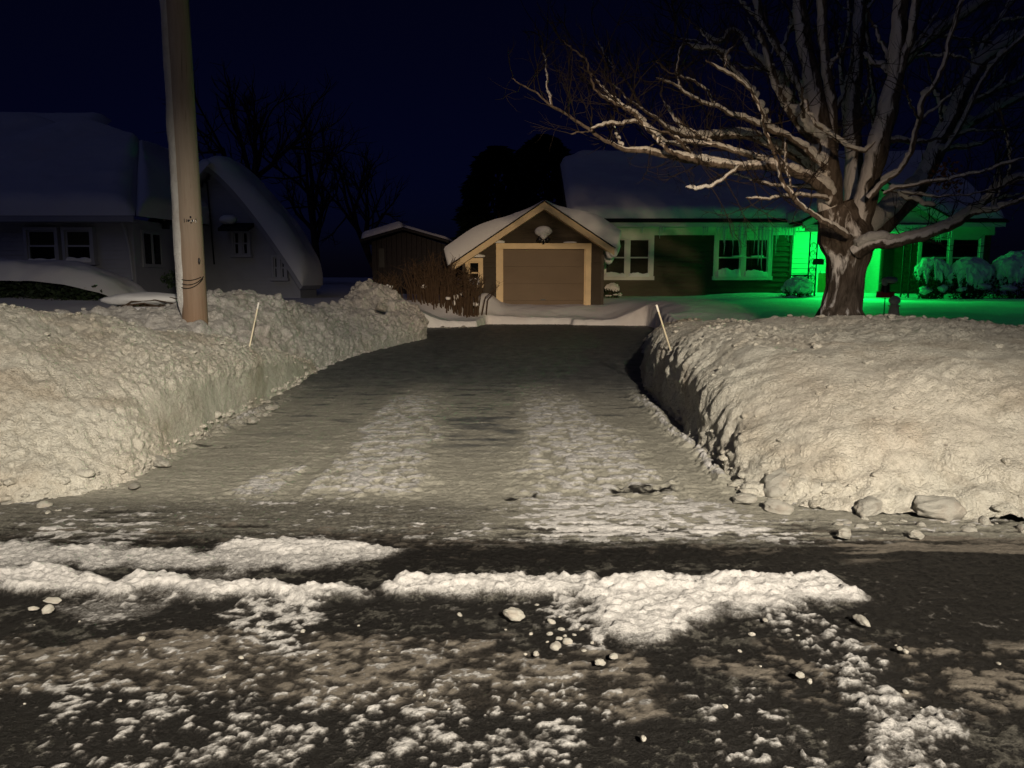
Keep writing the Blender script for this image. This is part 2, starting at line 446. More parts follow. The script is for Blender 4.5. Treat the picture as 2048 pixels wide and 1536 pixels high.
    pack += .36 * ss(4.25, 3.95, y) * ss(.40, .62, n_mid * .35 + n_sm * .35 + n_xs * .3) * (1 - .8 * clear)   # thin grey film of slush
    # driveway: packed snow, two rough lanes, the ice field only darkens it farther up
    dv = ss(4.95, 5.45, y + .35 * (n_big - .5) + .12 * (streak - .5)) * ss(3.62, 3.2, np.abs(x + .7) - .0 + .0 * y)
    dv = ss(4.95, 5.45, y + .35 * (n_big - .5) + .12 * (streak - .5))
    dv = dv * np.where(y < 5.7, ss(-3.5, -3.2, x) * ss(2.1, 1.75, x), 1)
    pack = pack * (1 - dv) + dv * (.90 + .30 * (streak - .5))
    snow *= 1 - dv; slush *= 1 - dv
    wob = .14 * (fbm(x * 3, y * 3, None, 3, 30) - .5)
    def lane(pts, s): return area(x, y, pts, .20, .22, 4, s)
    L = lane([(390, 1010), (640, 905), (770, 812), (826, 770), (896, 770), (880, 850), (862, 930), (850, 1030), (600, 1040)], 21)
    track = area(x, y, [(545, 1020), (600, 1000), (700, 885), (670, 885), (560, 985)], .05, .05, 4, 22)
    L = L * (1 - .85 * track)
    R = lane([(1030, 1060), (1036, 900), (1030, 772), (1108, 770), (1190, 826), (1300, 905), (1400, 1000), (1640, 1085), (1200, 1090)], 23)
    rough = np.clip(L + R, 0, 1) * ss(12.5, 9.0, y)
    lump = ss(.38, .62, fbm(x * 9.5, y * 15, None, 4, 31))
    snow += dv * rough * (.20 + .62 * lump)
    h += dv * rough * (.028 * lump + .012 * (n_sm - .5)) * (1 - .35 * ss(5, 9, y))
    rip = fbm(x * 3.2, y * 12, None, 5, 32)
    h += dv * (1 - rough) * (.014 * (rip - .5) + .006 * (n_sm - .5)) + dv * .03 * (n_big - .5)
    ice += dv * (1 - .8 * rough) * np.clip(ss(8.2, 12.5, y + 1.2 * (rip - .5)) + .75 * ss(.60, .72, rip) * ss(6.5, 8.5, y), 0, 1)  # darker tone from mid-driveway upward, colour only
    dark = area(x, y, [(860, 830), (1030, 830), (1030, 905), (860, 905)], .35, .25, 2, 24) * (1 - rough)
    ice += dv * .8 * dark * ss(.40, .6, rip)
    ck = ss(.40, .56, n_sm * .5 + streak2 * .5)
    crack = ck * (area(x, y, [(1215, 986), (1345, 974), (1350, 992), (1240, 999)], .04, .09, 9, 25) + .7 * area(x, y, [(390, 894), (520, 893), (520, 897), (400, 898)], .03, .10, 6, 26) + area(x, y, [(1010, 1000), (1080, 994), (1080, 999), (1010, 1006)], .02, .05, 9, 27))
    pack = pack * (1 - .8 * np.clip(crack, 0, 1)); snow = snow * (1 - np.clip(crack, 0, 1)); h -= .01 * np.clip(crack, 0, 1)
    # crumbled ridges along the foot of both cut walls
    ra = np.exp(-((x - 1.70 - .03 * np.sin(y * 3)) / .085) ** 2) * ss(5.3, 5.8, y) * ss(11, 9.5, y) + np.exp(-((x + 3.08) / .10) ** 2) * ss(6.0, 6.6, y) * ss(12.5, 10.5, y) * (.35 + .65 * np.exp(-((y - 8.5) / .9) ** 2))
    snow += ra * (.25 + .6 * ss(.4, .6, n_sm)); h += ra * .07 * ss(.35, .65, n_sm * .6 + n_mid * .4)
    edge = ss(9, 5.2, np.abs(x))
    h = h * edge * ss(1.6, 2.1, y)
    return h + rise(y), np.clip(snow, 0, 1.2), np.clip(slush, 0, 1), np.clip(pack, 0, 1), np.clip(ice, 0, 1)

def ground_sheet(name, xs, ys):
    X, Y = np.meshgrid(xs, ys, indexing='ij')
    h, sn, sl, pk, ic = ground_fields(X.ravel().astype(np.float32), Y.ravel().astype(np.float32))
    V = np.stack([X.ravel(), Y.ravel(), h], 1)
    o = np_mesh(name, V, grid_faces(len(xs), len(ys)), M['road'], None, True, {'snow': sn, 'slush': sl, 'pack': pk, 'ice': ic})
    return tag(o, kind='structure')
fine_x = np.arange(-5.0, 5.001, .0125)
ys_road = np.concatenate([[-40, -20, -12, -8, -5, -3, -2, -1], np.arange(0, 1.6, .2), np.arange(1.7, 2.1, .05), np.arange(2.1, 5.3001, .0115)])
xs_road = np.concatenate([[-120, -60, -30, -18, -12, -9, -7, -6, -5.4], fine_x, [5.4, 6, 7, 9, 12, 18, 30, 60, 120]])
ground_sheet('road', xs_road, ys_road)
yy = [ys_road[-1]]
while yy[-1] < 24.2: yy.append(yy[-1] + .0125 * (yy[-1] / 5.25) ** 1.35)
ground_sheet('driveway', np.arange(-4.0, 4.6, .0145), np.array(yy))

# ------------------------------------------------------------------ snow-covered yard around the driveway
CORR = [(-4.6, 2), (-4.5, 13.2), (-4.3, 16.5), (-3.2, 18.2), (-2.7, 19.2), (-2.62, 21.0), (-.95, 21.3), (-.7, 22.7), (1.7, 22.55), (1.75, 22.05), (3.95, 21.9), (4.0, 20.6), (3.6, 18.6), (3.5, 17.4), (3.4, 15), (3.3, 12.5), (3.4, 2)]
def yard_height(x, y):
    low = fbm(x * .35, y * .35, None, 3, 70) - .5; mid = fbm(x * 1.3, y * 1.3, None, 3, 71) - .5; sm = fbm(x * 6, y * 6, None, 3, 72) - .5
    z = .90 + .0065 * (y - 10) + .10 * low + .05 * mid
    z += .35 * ss(-6, -14, x) * ss(12, 20, y)
    z -= .30 * ss(7.5, 4.2, x) * ss(0, 1, x) * ss(20.5, 14, y)
    # the shovelled forecourt before the garage is lower
    fore = ss(1.2, -.5, poly_sdf(x, y, [(-2.0, 18.4), (-2.3, 22.0), (-.5, 24.2), (2.9, 24.2), (3.5, 21.0), (3.4, 18.4)]))
    zf = .43 + .20 * ss(22.4, 23.9, y) + .06 * mid + .02 * sm
    zf = zf + .28 * ss(.0, -1.6, x) * ss(21.5, 23.8, y) + (.34 * np.exp(-((x + .85) / .42) ** 2) + .14) * ss(22.9, 24.0, y)
    z = z * (1 - fore) + zf * fore
    # drift along the house wall, falling towards the yard
    z += .12 * ss(25.2, 26.8, y) * ss(5.5, 8.5, x) * ss(19, 16, x)
    d = poly_sdf(x + .10 * (fbm(x * 2.5, y * 2.5, None, 3, 73) - .5), y + .10 * (fbm(x * 2.5 + 9, y * 2.5, None, 3, 74) - .5), CORR)
    cut = ss(-.02, .10, d)
    z += .03 * sm * ss(.8, .1, d)
    return (-.3) * (1 - cut) + z * cut
xs = np.concatenate([np.linspace(-90, -22, 14), np.arange(-21, -5, .25), np.arange(-5, 6.0, .055), np.arange(6.0, 21, .2), np.linspace(22, 90, 14)])
ys = np.concatenate([np.arange(8.2, 16, .2), np.arange(16, 24.4, .055), np.arange(24.5, 34, .2), np.linspace(35, 130, 24)])
X, Y = np.meshgrid(xs, ys, indexing='ij'); X = X.ravel(); Y = Y.ravel()
tag(np_mesh('snowy_ground', np.stack([X, Y, yard_height(X, Y)], 1), grid_faces(len(xs), len(ys)), M['snow']), kind='structure')

# ------------------------------------------------------------------ ploughed banks: lofts between surveyed rails
def loft(rails, nu, nv):
    R = [catmull(r, nu) for r in rails]                      # each (nu,3)
    S = np.stack(R, 1)                                       # nu, rails, 3
    k = S.shape[1]
    Q = np.concatenate([2 * S[:, :1] - S[:, 1:2], S, 2 * S[:, -1:] - S[:, -2:-1]], 1)
    L = np.concatenate([[0], np.cumsum(np.linalg.norm(np.diff(S, axis=1), axis=2).mean(0))]); L /= L[-1]
    v = np.interp(np.linspace(0, 1, nv), L, np.arange(k))
    i = np.clip(np.floor(v).astype(int), 0, k - 2); t = (v - i)[None, :, None]
    a, b, c, d = Q[:, i], Q[:, i + 1], Q[:, i + 2], Q[:, i + 3]
    lin = b + (c - b) * t
    cr = .5 * (2 * b + (c - a) * t + (2 * a - 5 * b + 4 * c - d) * t ** 2 + (3 * b - a - 3 * c + d) * t ** 3)
    return .55 * cr + .45 * lin
def normals(V):
    du = np.gradient(V, axis=0); dv = np.gradient(V, axis=1)
    n = np.cross(du, dv); n /= np.linalg.norm(n, axis=2, keepdims=True) + 1e-9
    return n
def clods(p, scale, s, sharp=.75):
    d, r = worley(p[..., 0] * scale, p[..., 1] * scale, p[..., 2] * scale, s)
    return np.clip(sharp - d, 0, 1) * (.35 + .9 * r)
def bank(name, rails, nu, nv, disp, mat, label, clod_n=2600):
    V = loft(rails, nu, nv)
    n = normals(V)
    if n[nu // 2, nv // 3, 2] < 0: n = -n
    n2 = normals(V)
    v = np.linspace(0, 1, nv)[None, :] * np.ones((nu, 1)); u = np.linspace(0, 1, nu)[:, None] * np.ones((1, nv))
    V = V + n * disp(V, n, u, v)[..., None]
    o = np_mesh(name, V.reshape(-1, 3), grid_faces(nu, nv), mat)
    g = np.random.default_rng(len(label)); m = MB()
    P_ = V.reshape(-1, 3); ok = np.where((P_[:, 1] < 19) & (np.abs(P_[:, 0]) < 8) & (v.ravel() < .86))[0]
    nx = np.abs(n[..., 0].ravel()[ok]); w = .12 + .55 * (P_[ok, 2] < .16) + .9 * (np.abs(v.ravel()[ok] - .70) < .09)
    w = w * np.where((nx > .6) & (P_[ok, 2] > .12) & (P_[ok, 2] < .6) & (P_[ok, 0] < 0) & (P_[ok, 1] < 12), .06, 1)
    for k, i in enumerate(g.choice(ok, clod_n, p=w / w.sum())):
        r = .008 * (4.5 ** (g.random() ** 2.6)) * (1.0 + .5 * (P_[i, 2] < .22))
        m.blob(P_[i] + np.array([0, 0, r * .25]), (r * g.uniform(.8, 1.5), r * g.uniform(.8, 1.3), r * g.uniform(.5, .9)), 1 if r < .016 else 2, .65, k % 97)
    tag(m.build('clods', mat, o, True), kind='stuff')
    return tag(o, label, 'snow bank')

def disp_left(V, n, u, v):
    x, y, z = V[..., 0], V[..., 1], V[..., 2]
    big = fbm(x * 1.1, y * 1.1, z * 1.1, 4, 80) - .5
    rgh = .08 + 1.3 * ss(.42, .62, fbm(x * 1.3, y * 1.3, z * 1.3, 3, 89))
    # flung snow lies in ridges running down towards the driveway
    a = x * .62 + y * .78; b = -x * .78 + y * .62
    wx = .12 * (fbm(x * 3, y * 3, z * 3, 2, 84) - .5)
    rid = fbm((a + wx) * 14, b * 4.2, z * 9, 4, 81)
    fine = fbm(x * 21, y * 21, z * 21, 4, 82) - .5
    rid = 1 - 2 * np.abs(rid - .5) * 1.6
    wall = ss(-2.6, -3.1, -0 * x + x) * ss(.3, .7, n[..., 0]) * ss(6.2, 6.8, y)      # the sheared face along the driveway
    zc = .42 - .03 * (y - 8) + .10 * (fbm(y * 3, y * 0 + 3, None, 3, 86) - .5)
    smooth = wall * ss(zc + .16, zc + .02, z)
    foot = ss(.30, .05, z) * (1 - wall)
    d = .13 * big + .04 * clods(V, 2.2, 93, .9) * (1 - wall) + (1 - smooth) * (.042 * (rid - .6) + .034 * fine * rgh + .036 * clods(V, 12, 88) * rgh) + smooth * .010 * fine
    shear = (1 - smooth) * wall * ss(zc + .35, zc, z)
    d += shear * .07 * (fbm(y * 11, z * 3.0, x * 3, 3, 87) - .45)
    d += foot * (.09 * clods(V, 5.5, 90, .85) + .03 * fine)
    return d
left_rails = [
 [(-14, 5.3, -.03), (-7, 5.2, -.03), (-4.6, 5.12, -.03), (-3.75, 5.1, -.03), (-3.1, 5.5, -.03), (-3.14, 6.4, -.03), (-3.22, 8, -.03), (-3.24, 9.5, -.03), (-3.25, 11, -.03), (-3.28, 12.4, -.03)],
 [(-14, 5.6, .5), (-7, 5.5, .5), (-4.7, 5.42, .5), (-3.95, 5.5, .46), (-3.40, 5.95, .44), (-3.30, 6.6, .5), (-3.29, 8, .58), (-3.30, 9.5, .52), (-3.31, 11, .36), (-3.31, 12.4, .16)],
 [(-14, 6.2, 1.02), (-7, 6.15, 1.02), (-4.9, 6.15, 1.0), (-4.25, 6.3, .94), (-3.85, 6.65, .82), (-3.62, 7.2, .80), (-3.50, 8.2, .78), (-3.44, 9.5, .70), (-3.40, 11, .47), (-3.36, 12.4, .22)],
 [(-14, 7.2, 1.32), (-7, 7.2, 1.33), (-5.2, 7.3, 1.34), (-4.72, 7.6, 1.26), (-4.4, 7.95, 1.19), (-4.2, 8.3, 1.07), (-3.9, 9, .93), (-3.65, 10, .74), (-3.5, 11.2, .50), (-3.40, 12.5, .22)],
 [(-14, 8.6, .8), (-7, 8.6, .8), (-5.7, 8.7, .78), (-5.3, 9.0, .75), (-5.0, 9.3, .7), (-4.8, 9.6, .65), (-4.5, 10.1, .55), (-4.0, 10.9, .4), (-3.75, 11.8, .28), (-3.5, 12.8, .1)]]
bank('snow_bank', left_rails, 900, 190, disp_left, M['bank'], 'bright smooth sided snow bank with a sheared wall along the left edge of the driveway')

def disp_rear(V, n, u, v):
    x, y, z = V[..., 0], V[..., 1], V[..., 2]
    big = fbm(x * 1.2, y * 1.2, z * 1.2, 3, 100) - .5
    w = .15 * (fbm(x * 3, y * 3, z * 3, 2, 105) - .5)
    Q = np.stack([x * .9 + w, y * .8 + w, z * 1.3 + w], -1)
    top = ss(.35, .8, z)
    c = (.16 * clods(Q, 3.6, 101, .8) * (.45 + .55 * top) + .075 * clods(Q, 8.0, 110, .8))
    a = x * .75 + y * .66; b = -x * .66 + y * .75
    rid = fbm(a * 9, b * 3.0, z * 7, 4, 106) - .5
    wall = ss(.35, .8, n[..., 0]) * ss(.45, .25, z) * ss(13, 16, y)
    return .12 * big + (1 - .85 * wall) * (c + .07 * rid) + .02 * (fbm(x * 18, y * 18, z * 18, 3, 107) - .5) - .04
rear_rails = [
 [(-8, 8.6, .7), (-5.4, 8.8, .78), (-4.3, 9.2, .78), (-3.85, 9.9, .62), (-3.6, 10.8, .42), (-3.42, 11.8, .2), (-3.25, 13.2, .0), (-2.98, 14.7, .05), (-2.5, 16.3, .08), (-2.08, 17.5, .1), (-2.02, 17.9, .1), (-2.2, 18.3, .1)],
 [(-8, 9.2, .9), (-5.5, 9.5, .98), (-4.5, 9.8, 1.0), (-4.1, 10.5, .96), (-3.85, 11.4, .82), (-3.62, 12.2, .62), (-3.36, 13.4, .42), (-3.08, 14.9, .42), (-2.58, 16.5, .52), (-2.14, 17.6, .62), (-2.08, 18.0, .6), (-2.3, 18.5, .35)],
 [(-8, 9.6, 1.0), (-5.6, 10.0, 1.08), (-4.7, 10.4, 1.14), (-4.3, 11.0, 1.2), (-4.1, 11.8, 1.16), (-3.85, 12.6, 1.0), (-3.62, 14.0, .78), (-3.4, 15.6, .8), (-3.0, 17.2, .98), (-2.4, 18.0, .86), (-2.3, 18.4, .8), (-2.5, 18.9, .45)],
 [(-8, 10, 1.05), (-5.6, 10.6, 1.15), (-4.95, 11, 1.25), (-4.55, 11.6, 1.38), (-4.36, 12.1, 1.42), (-4.1, 13, 1.28), (-3.95, 14.8, 1.05), (-3.78, 16.8, 1.08), (-3.55, 18.4, 1.62), (-2.9, 18.7, 1.20), (-2.7, 18.9, .85), (-2.7, 19.1, .5)],
 [(-8.2, 11.5, .7), (-6.2, 12, .7), (-5.8, 12.5, .75), (-5.5, 13, .8), (-5.3, 13.6, .8), (-5.1, 14.4, .8), (-5.0, 16, .8), (-4.9, 18, .8), (-4.4, 19.8, .8), (-3.3, 19.8, .7), (-3.0, 19.6, .5), (-2.8, 19.3, .3)]]
bank('snow_bank', rear_rails, 620, 170, disp_rear, M['bank_rear'], 'grey lumpy snow bank heaped with clods between the utility pole and the shed')

def disp_right(V, n, u, v):
    x, y, z = V[..., 0], V[..., 1], V[..., 2]
    big = fbm(x * 1.0, y * 1.0, z * 1.0, 4, 120) - .5
    mid = fbm(x * 4, y * 4, z * 4, 4, 121) - .5
    rgh = .08 + 1.3 * np.maximum(ss(.45, .64, fbm(x * 1.2, y * 1.2, z * 1.2, 3, 139)), ss(.42, .15, z))
    fine = fbm(x * 22, y * 22, z * 22, 4, 122) - .5
    sm = fbm(x * 9, y * 9, z * 9, 4, 133) - .5
    wall = ss(.2, .7, -n[..., 0]) * ss(5.6, 6.3, y)
    flute = fbm(x * 3 + y * 6.5, z * 2.2, y * 1.0, 4, 123) - .5          # the cut face broke away in slabs
    foot = ss(.42, .10, z) * (1 - wall)
    low = ss(.75, .2, z)
    d = .15 * big + .05 * clods(V, 1.9, 141, .9) + .03 * clods(V, 4.2, 145, .8) * rgh + .035 * mid * (1 - .5 * wall) + .036 * sm + .036 * fine * rgh + .036 * clods(V, 12.5, 124) * rgh
    d += wall * (.19 * flute + .07 * (fbm(x * 7, y * 7, z * 4, 3, 126) - .5)) * ss(1.0, .7, z)
    d += foot * .11 * clods(V, 4.6, 127, .85) + low * (1 - wall) * .05 * clods(V, 8, 131, .8)
    return d
right_rails = [
 [(3.15, 17.5, .1), (2.75, 15, .05), (2.32, 12.6, .0), (1.98, 10.75, -.03), (1.92, 8.7, -.03), (1.84, 7.1, -.03), (1.74, 5.95, -.03), (1.86, 5.25, -.03), (2.3, 4.98, -.03), (2.9, 4.84, -.03), (3.6, 4.72, -.03), (6, 4.6, -.03), (15, 4.6, -.03)],
 [(3.25, 17.5, .28), (2.85, 15, .36), (2.4, 12.7, .5), (2.04, 10.75, .62), (1.98, 8.7, .66), (1.94, 7.1, .58), (1.92, 6.1, .42), (2.15, 5.62, .40), (2.55, 5.42, .45), (3.05, 5.32, .48), (3.7, 5.27, .48), (6, 5.2, .48), (15, 5.2, .5)],
 [(3.45, 17.5, .48), (3.05, 15, .58), (2.62, 12.8, .76), (2.26, 10.8, .88), (2.28, 8.9, .95), (2.34, 7.6, .93), (2.48, 6.8, .85), (2.8, 6.35, .85), (3.2, 6.2, .88), (3.7, 6.12, .9), (4.3, 6.1, .9), (6.2, 6, .86), (15, 6, .8)],
 [(3.8, 17.5, .66), (3.5, 15, .72), (3.2, 13.0, .82), (3.08, 11, .95), (3.35, 9.6, 1.08), (3.7, 9, 1.13), (4.0, 8.8, 1.15), (4.3, 8.7, 1.16), (4.7, 8.6, 1.13), (5.2, 8.5, 1.10), (5.9, 8.4, 1.03), (8, 8, .92), (15, 8, .85)],
 [(4.8, 17.5, .6), (4.6, 15, .62), (4.4, 13, .72), (4.3, 11.9, .82), (4.55, 11.2, .84), (4.85, 10.9, .84), (5.2, 10.7, .84), (5.6, 10.6, .83), (6, 10.5, .82), (6.6, 10.4, .8), (7.4, 10.2, .78), (9, 9.9, .72), (15, 9.8, .7)]]
bank('snow_bank', right_rails, 900, 200, disp_right, M['bank'], 'big rounded snow bank on the right in front of the bare maple tree')
# ------------------------------------------------------------------ more materials
M['siding'] = m_plain('olive_brown_siding', (.072, .062, .034), .55, .3, .15, 3, .15, 60, (1, 1, 6))
M['garage_siding'] = m_plain('brown_garage_siding', (.046, .033, .018), .55, .3, .15, 3, .15, 60, (1, 1, 6))
M['cream'] = m_plain('cream_trim_paint', (.74, .56, .32), .5, .3, .08, 4, .08, 50)
M['white_trim'] = m_plain('white_trim_paint', (.72, .70, .64), .5, .3, .06, 4, .08, 50)
M['door_tan'] = m_plain('tan_garage_door', (.145, .096, .052), .5, .25, .07, 1.5, .06, 30)
M['white_siding'] = m_plain('white_siding', (.36, .365, .40), .6, .25, .05, 3, .1, 50)
M['dark'] = m_plain('unlit_room_dark', (.012, .011, .010), .8, .1)  # dark colour standing in for the shade of unlit rooms
M['blind'] = m_plain('window_blind', (.16, .14, .10), .8, .1, .08, 3, .1, 60, (1, 1, 12))
M['curtain'] = m_plain('curtain_cloth', (.10, .09, .08), .9, .1, .3, 9, .2, 20, (8, 1, .5))
M['black_iron'] = m_plain('black_iron', (.012, .012, .012), .45, .4)
M['black_plastic'] = m_plain('black_plastic', (.01, .01, .011), .4, .4)
M['shingle'] = m_plain('dark_roofing', (.03, .028, .028), .85, .15, .3, 20)
M['shed_wood'] = m_plain('grey_shed_boards', (.032, .027, .027), .8, .2, .25, 4, .3, 30, (6, 6, 1))
M['bush_leaf'] = m_plain('evergreen_leaf', (.035, .055, .025), .6, .3, .4, 5)
M['conifer'] = m_plain('conifer_needles', (.012, .018, .010), .8, .1, .4, 3)
M['stem'] = m_plain('bush_stem', (.085, .055, .035), .8, .15, .3, 10)
M['dead_leaf'] = m_plain('dead_leaf', (.20, .085, .04), .8, .15, .3, 10)
M['red'] = m_plain('red_paint', (.33, .03, .03), .5, .3)
M['stone'] = m_plain('pale_stone', (.50, .46, .42), .8, .2, .15, 8, .3, 30)
M['stake'] = m_plain('stake_fibreglass', (.62, .55, .40), .4, .4)
M['steel'] = m_plain('bright_metal', (.75, .75, .74), .25, .5, .1, 6, 0, 40, (1, 1, 1), 1.0)
M['door_wood'] = m_plain('orange_wood', (.35, .14, .04), .45, .35, .2, 6)
def m_glass():
    t = NT('window_glass'); t.t.nodes.remove(t.b)
    gl = t.n('ShaderNodeBsdfGlossy'); gl.inputs['Roughness'].default_value = .04; gl.inputs['Color'].default_value = (.8, .85, .85, 1)
    tr = t.n('ShaderNodeBsdfTransparent'); tr.inputs['Color'].default_value = (.8, .83, .82, 1)
    fr = t.n('ShaderNodeFresnel'); fr.inputs['IOR'].default_value = 1.5
    mx = t.n('ShaderNodeMixShader'); t.l(fr.outputs[0], mx.inputs[0]); t.l(tr.outputs[0], mx.inputs[1]); t.l(gl.outputs[0], mx.inputs[2]); t.l(mx.outputs[0], t.out.inputs[0])
    return t.m
M['glass'] = m_glass()
def m_ice():
    t = NT('icicle_ice'); t.b.inputs['Transmission Weight'].default_value = .45; t.b.inputs['IOR'].default_value = 1.31
    return t.set((.85, .9, .9), .2, .4)
M['ice'] = m_ice()
def m_emit(name, col, s):
    t = NT(name); t.b.inputs['Emission Color'].default_value = (*col, 1); t.b.inputs['Emission Strength'].default_value = s
    return t.set(col, .4, .3)
M['bulb'] = m_emit('green_bulb', GREEN, 12)
def m_bark():
    t = NT('furrowed_bark'); c = t.co('Object', (1, 1, .28))
    w = t.noise(c, 9, 6, .65, 1.2); f = t.noise(c, 26, 5, .6, .6)
    col = t.mix(t.ramp(w, [(.38, 0.0), (.62, 1.0)]), (.028, .021, .016), (.15, .12, .10))
    col = t.mix(t.math('MULTIPLY', f, .4), col, (.17, .13, .10))
    sn = t.attr('stuck_snow')
    s2 = t.ramp(t.math('ADD', sn, t.math('MULTIPLY', t.math('SUBTRACT', w, .5), 1.1)), [(.44, 0.0), (.60, 1.0)])
    col = t.mix(s2, col, (.74, .70, .68))
    b = t.bump(w, .9, .05); b = t.bump(f, .6, .02, b)
    return t.set(col, .85, .15, b)
M['bark'] = m_bark()
M['twig'] = m_plain('dark_twig', (.028, .021, .017), .85, .1, .3, 10)
def m_pole():
    t = NT('weathered_pole_wood'); c = t.co('Object', (1, 1, .05)); c2 = t.co('Object')
    g = t.noise(c, 34, 6, .6, .3); g2 = t.noise(c, 90, 4, .6); k = t.noise(c2, 2.2, 4)
    col = t.mix(g, (.27, .21, .155), (.50, .42, .345))
    col = t.mix(t.math('MULTIPLY', t.ramp(k, [(.35, 0.0), (.7, 1.0)]), .5), col, (.40, .345, .28))
    sep = t.n('ShaderNodeSeparateXYZ'); t.l(c2, sep.inputs[0])
    low = t.ramp(t.math('MULTIPLY', sep.outputs[2], .25), [(.20, 1.0), (.80, 0.0)])      # creosote-stained butt
    col = t.mix(t.math('MULTIPLY', low, .72), col, (.16, .075, .03))
    crack = t.ramp(t.noise(c, 14, 3, .5, .8), [(.295, 1.0), (.33, 0.0)])
    col = t.mix(t.math('MULTIPLY', crack, .8), col, (.03, .02, .012))
    b = t.bump(g, .5, .015); b = t.bump(g2, .4, .006, b)
    return t.set(col, .8, .2, b)
M['pole'] = m_pole()

# ------------------------------------------------------------------ shared builders
def link_at(name, me, parent, loc):
    o = link(name, me, parent)
    o.location = Vector(o.location) + Vector(loc)
    return o
_board = {}
def board(parent, mat, x0, x1, z, hgt, y, x0t=None, x1t=None, name='siding_board'):
    """one lapped clapboard facing -y: thick at its lower edge, thin at the top"""
    x0t = x0 if x0t is None else x0t; x1t = x1 if x1t is None else x1t
    key = (round(x1 - x0, 3), round(x0t - x0, 3), round(x1t - x0, 3), round(hgt, 3), mat.name)
    if key not in _board:
        a, b, c, d = 0, x1 - x0, x1t - x0, x0t - x0
        m = MB().add([(a, -.038, 0), (b, -.038, 0), (c, -.004, hgt), (d, -.004, hgt), (a, .02, 0), (b, .02, 0), (c, .02, hgt), (d, .02, hgt)],
                     [(0, 1, 2, 3), (5, 4, 7, 6), (4, 5, 1, 0), (3, 2, 6, 7), (4, 0, 3, 7), (1, 5, 6, 2)])
        _board[key] = m.mesh('siding_board', mat)
    return link_at(name, _board[key], parent, (x0, y, z))
def clad(parent, mat, x0, x1, z0, z1, y, step, holes=(), lo=None, hi=None):
    """rows of boards; holes are (x0,x1,z0,z1); lo/hi give the sloping ends of a gable at height z"""
    z = z0
    while z < z1 - .01:
        h = min(step, z1 - z)
        a, b = (x0, x1) if lo is None else (max(x0, lo(z)), min(x1, hi(z)))
        at, bt = (x0, x1) if lo is None else (max(x0, lo(z + h)), min(x1, hi(z + h)))
        if b - a < .05: break
        segs = [(a, b)]
        for hx0, hx1, hz0, hz1 in holes:
            if hz0 < z + h - .01 and hz1 > z + .01:
                segs = [q for s0, s1 in segs for q in ((s0, min(s1, hx0)), (max(s0, hx1), s1)) if q[1] - q[0] > .02]
        for s0, s1 in segs:
            board(parent, mat, s0, s1, z, h - .002, y, at if s0 == a and at < s1 else s0, bt if s1 == b and bt > s0 else s1)
        z += h
def snow_pad(name, parent, fn, nu, nv, thick, mat=None, edge=.18, amp=.08, seed=0, sharp_v0=False, sharp_v1=False):
    """snow lying on a roof plane fn(u,v): swelling from its edges to its full depth"""
    u = np.linspace(0, 1, nu); v = np.linspace(0, 1, nv)
    U, W = np.meshgrid(u, v, indexing='ij')
    B = fn(U, W)
    lu = np.linalg.norm(B[-1, nv // 2] - B[0, nv // 2]); lv = np.linalg.norm(B[nu // 2, -1] - B[nu // 2, 0])
    du = np.minimum(U, 1 - U) * lu; dv = np.minimum(W, 1 - W) * lv
    e = lambda d: np.sqrt(np.clip(1 - (1 - np.clip(d / edge, 0, 1)) ** 2, 0, 1))
    n = normals(B); n = np.where(n[..., 2:3] < 0, -n, n)
    T = thick(U, W) if callable(thick) else thick
    t = T * e(du) * e(dv) * (1 + 0 * U) + amp * (fbm(B[..., 0] * .9, B[..., 1] * .9, B[..., 2] * .9, 4, 200 + seed) - .5) * 2 * e(du) * e(dv)
    V = B + n * t[..., None] * .6 + np.array([0, 0, 1]) * t[..., None] * .5
    o = np_mesh(name, V.reshape(-1, 3), grid_faces(nu, nv), mat or M['snow'], parent)
    return o
def quad_fn(a, b, c, d):
    a, b, c, d = (np.array(q, float) for q in (a, b, c, d))
    return lambda U, W: (a * (1 - U)[..., None] + b * U[..., None]) * (1 - W)[..., None] + (d * (1 - U)[..., None] + c * U[..., None]) * W[..., None]
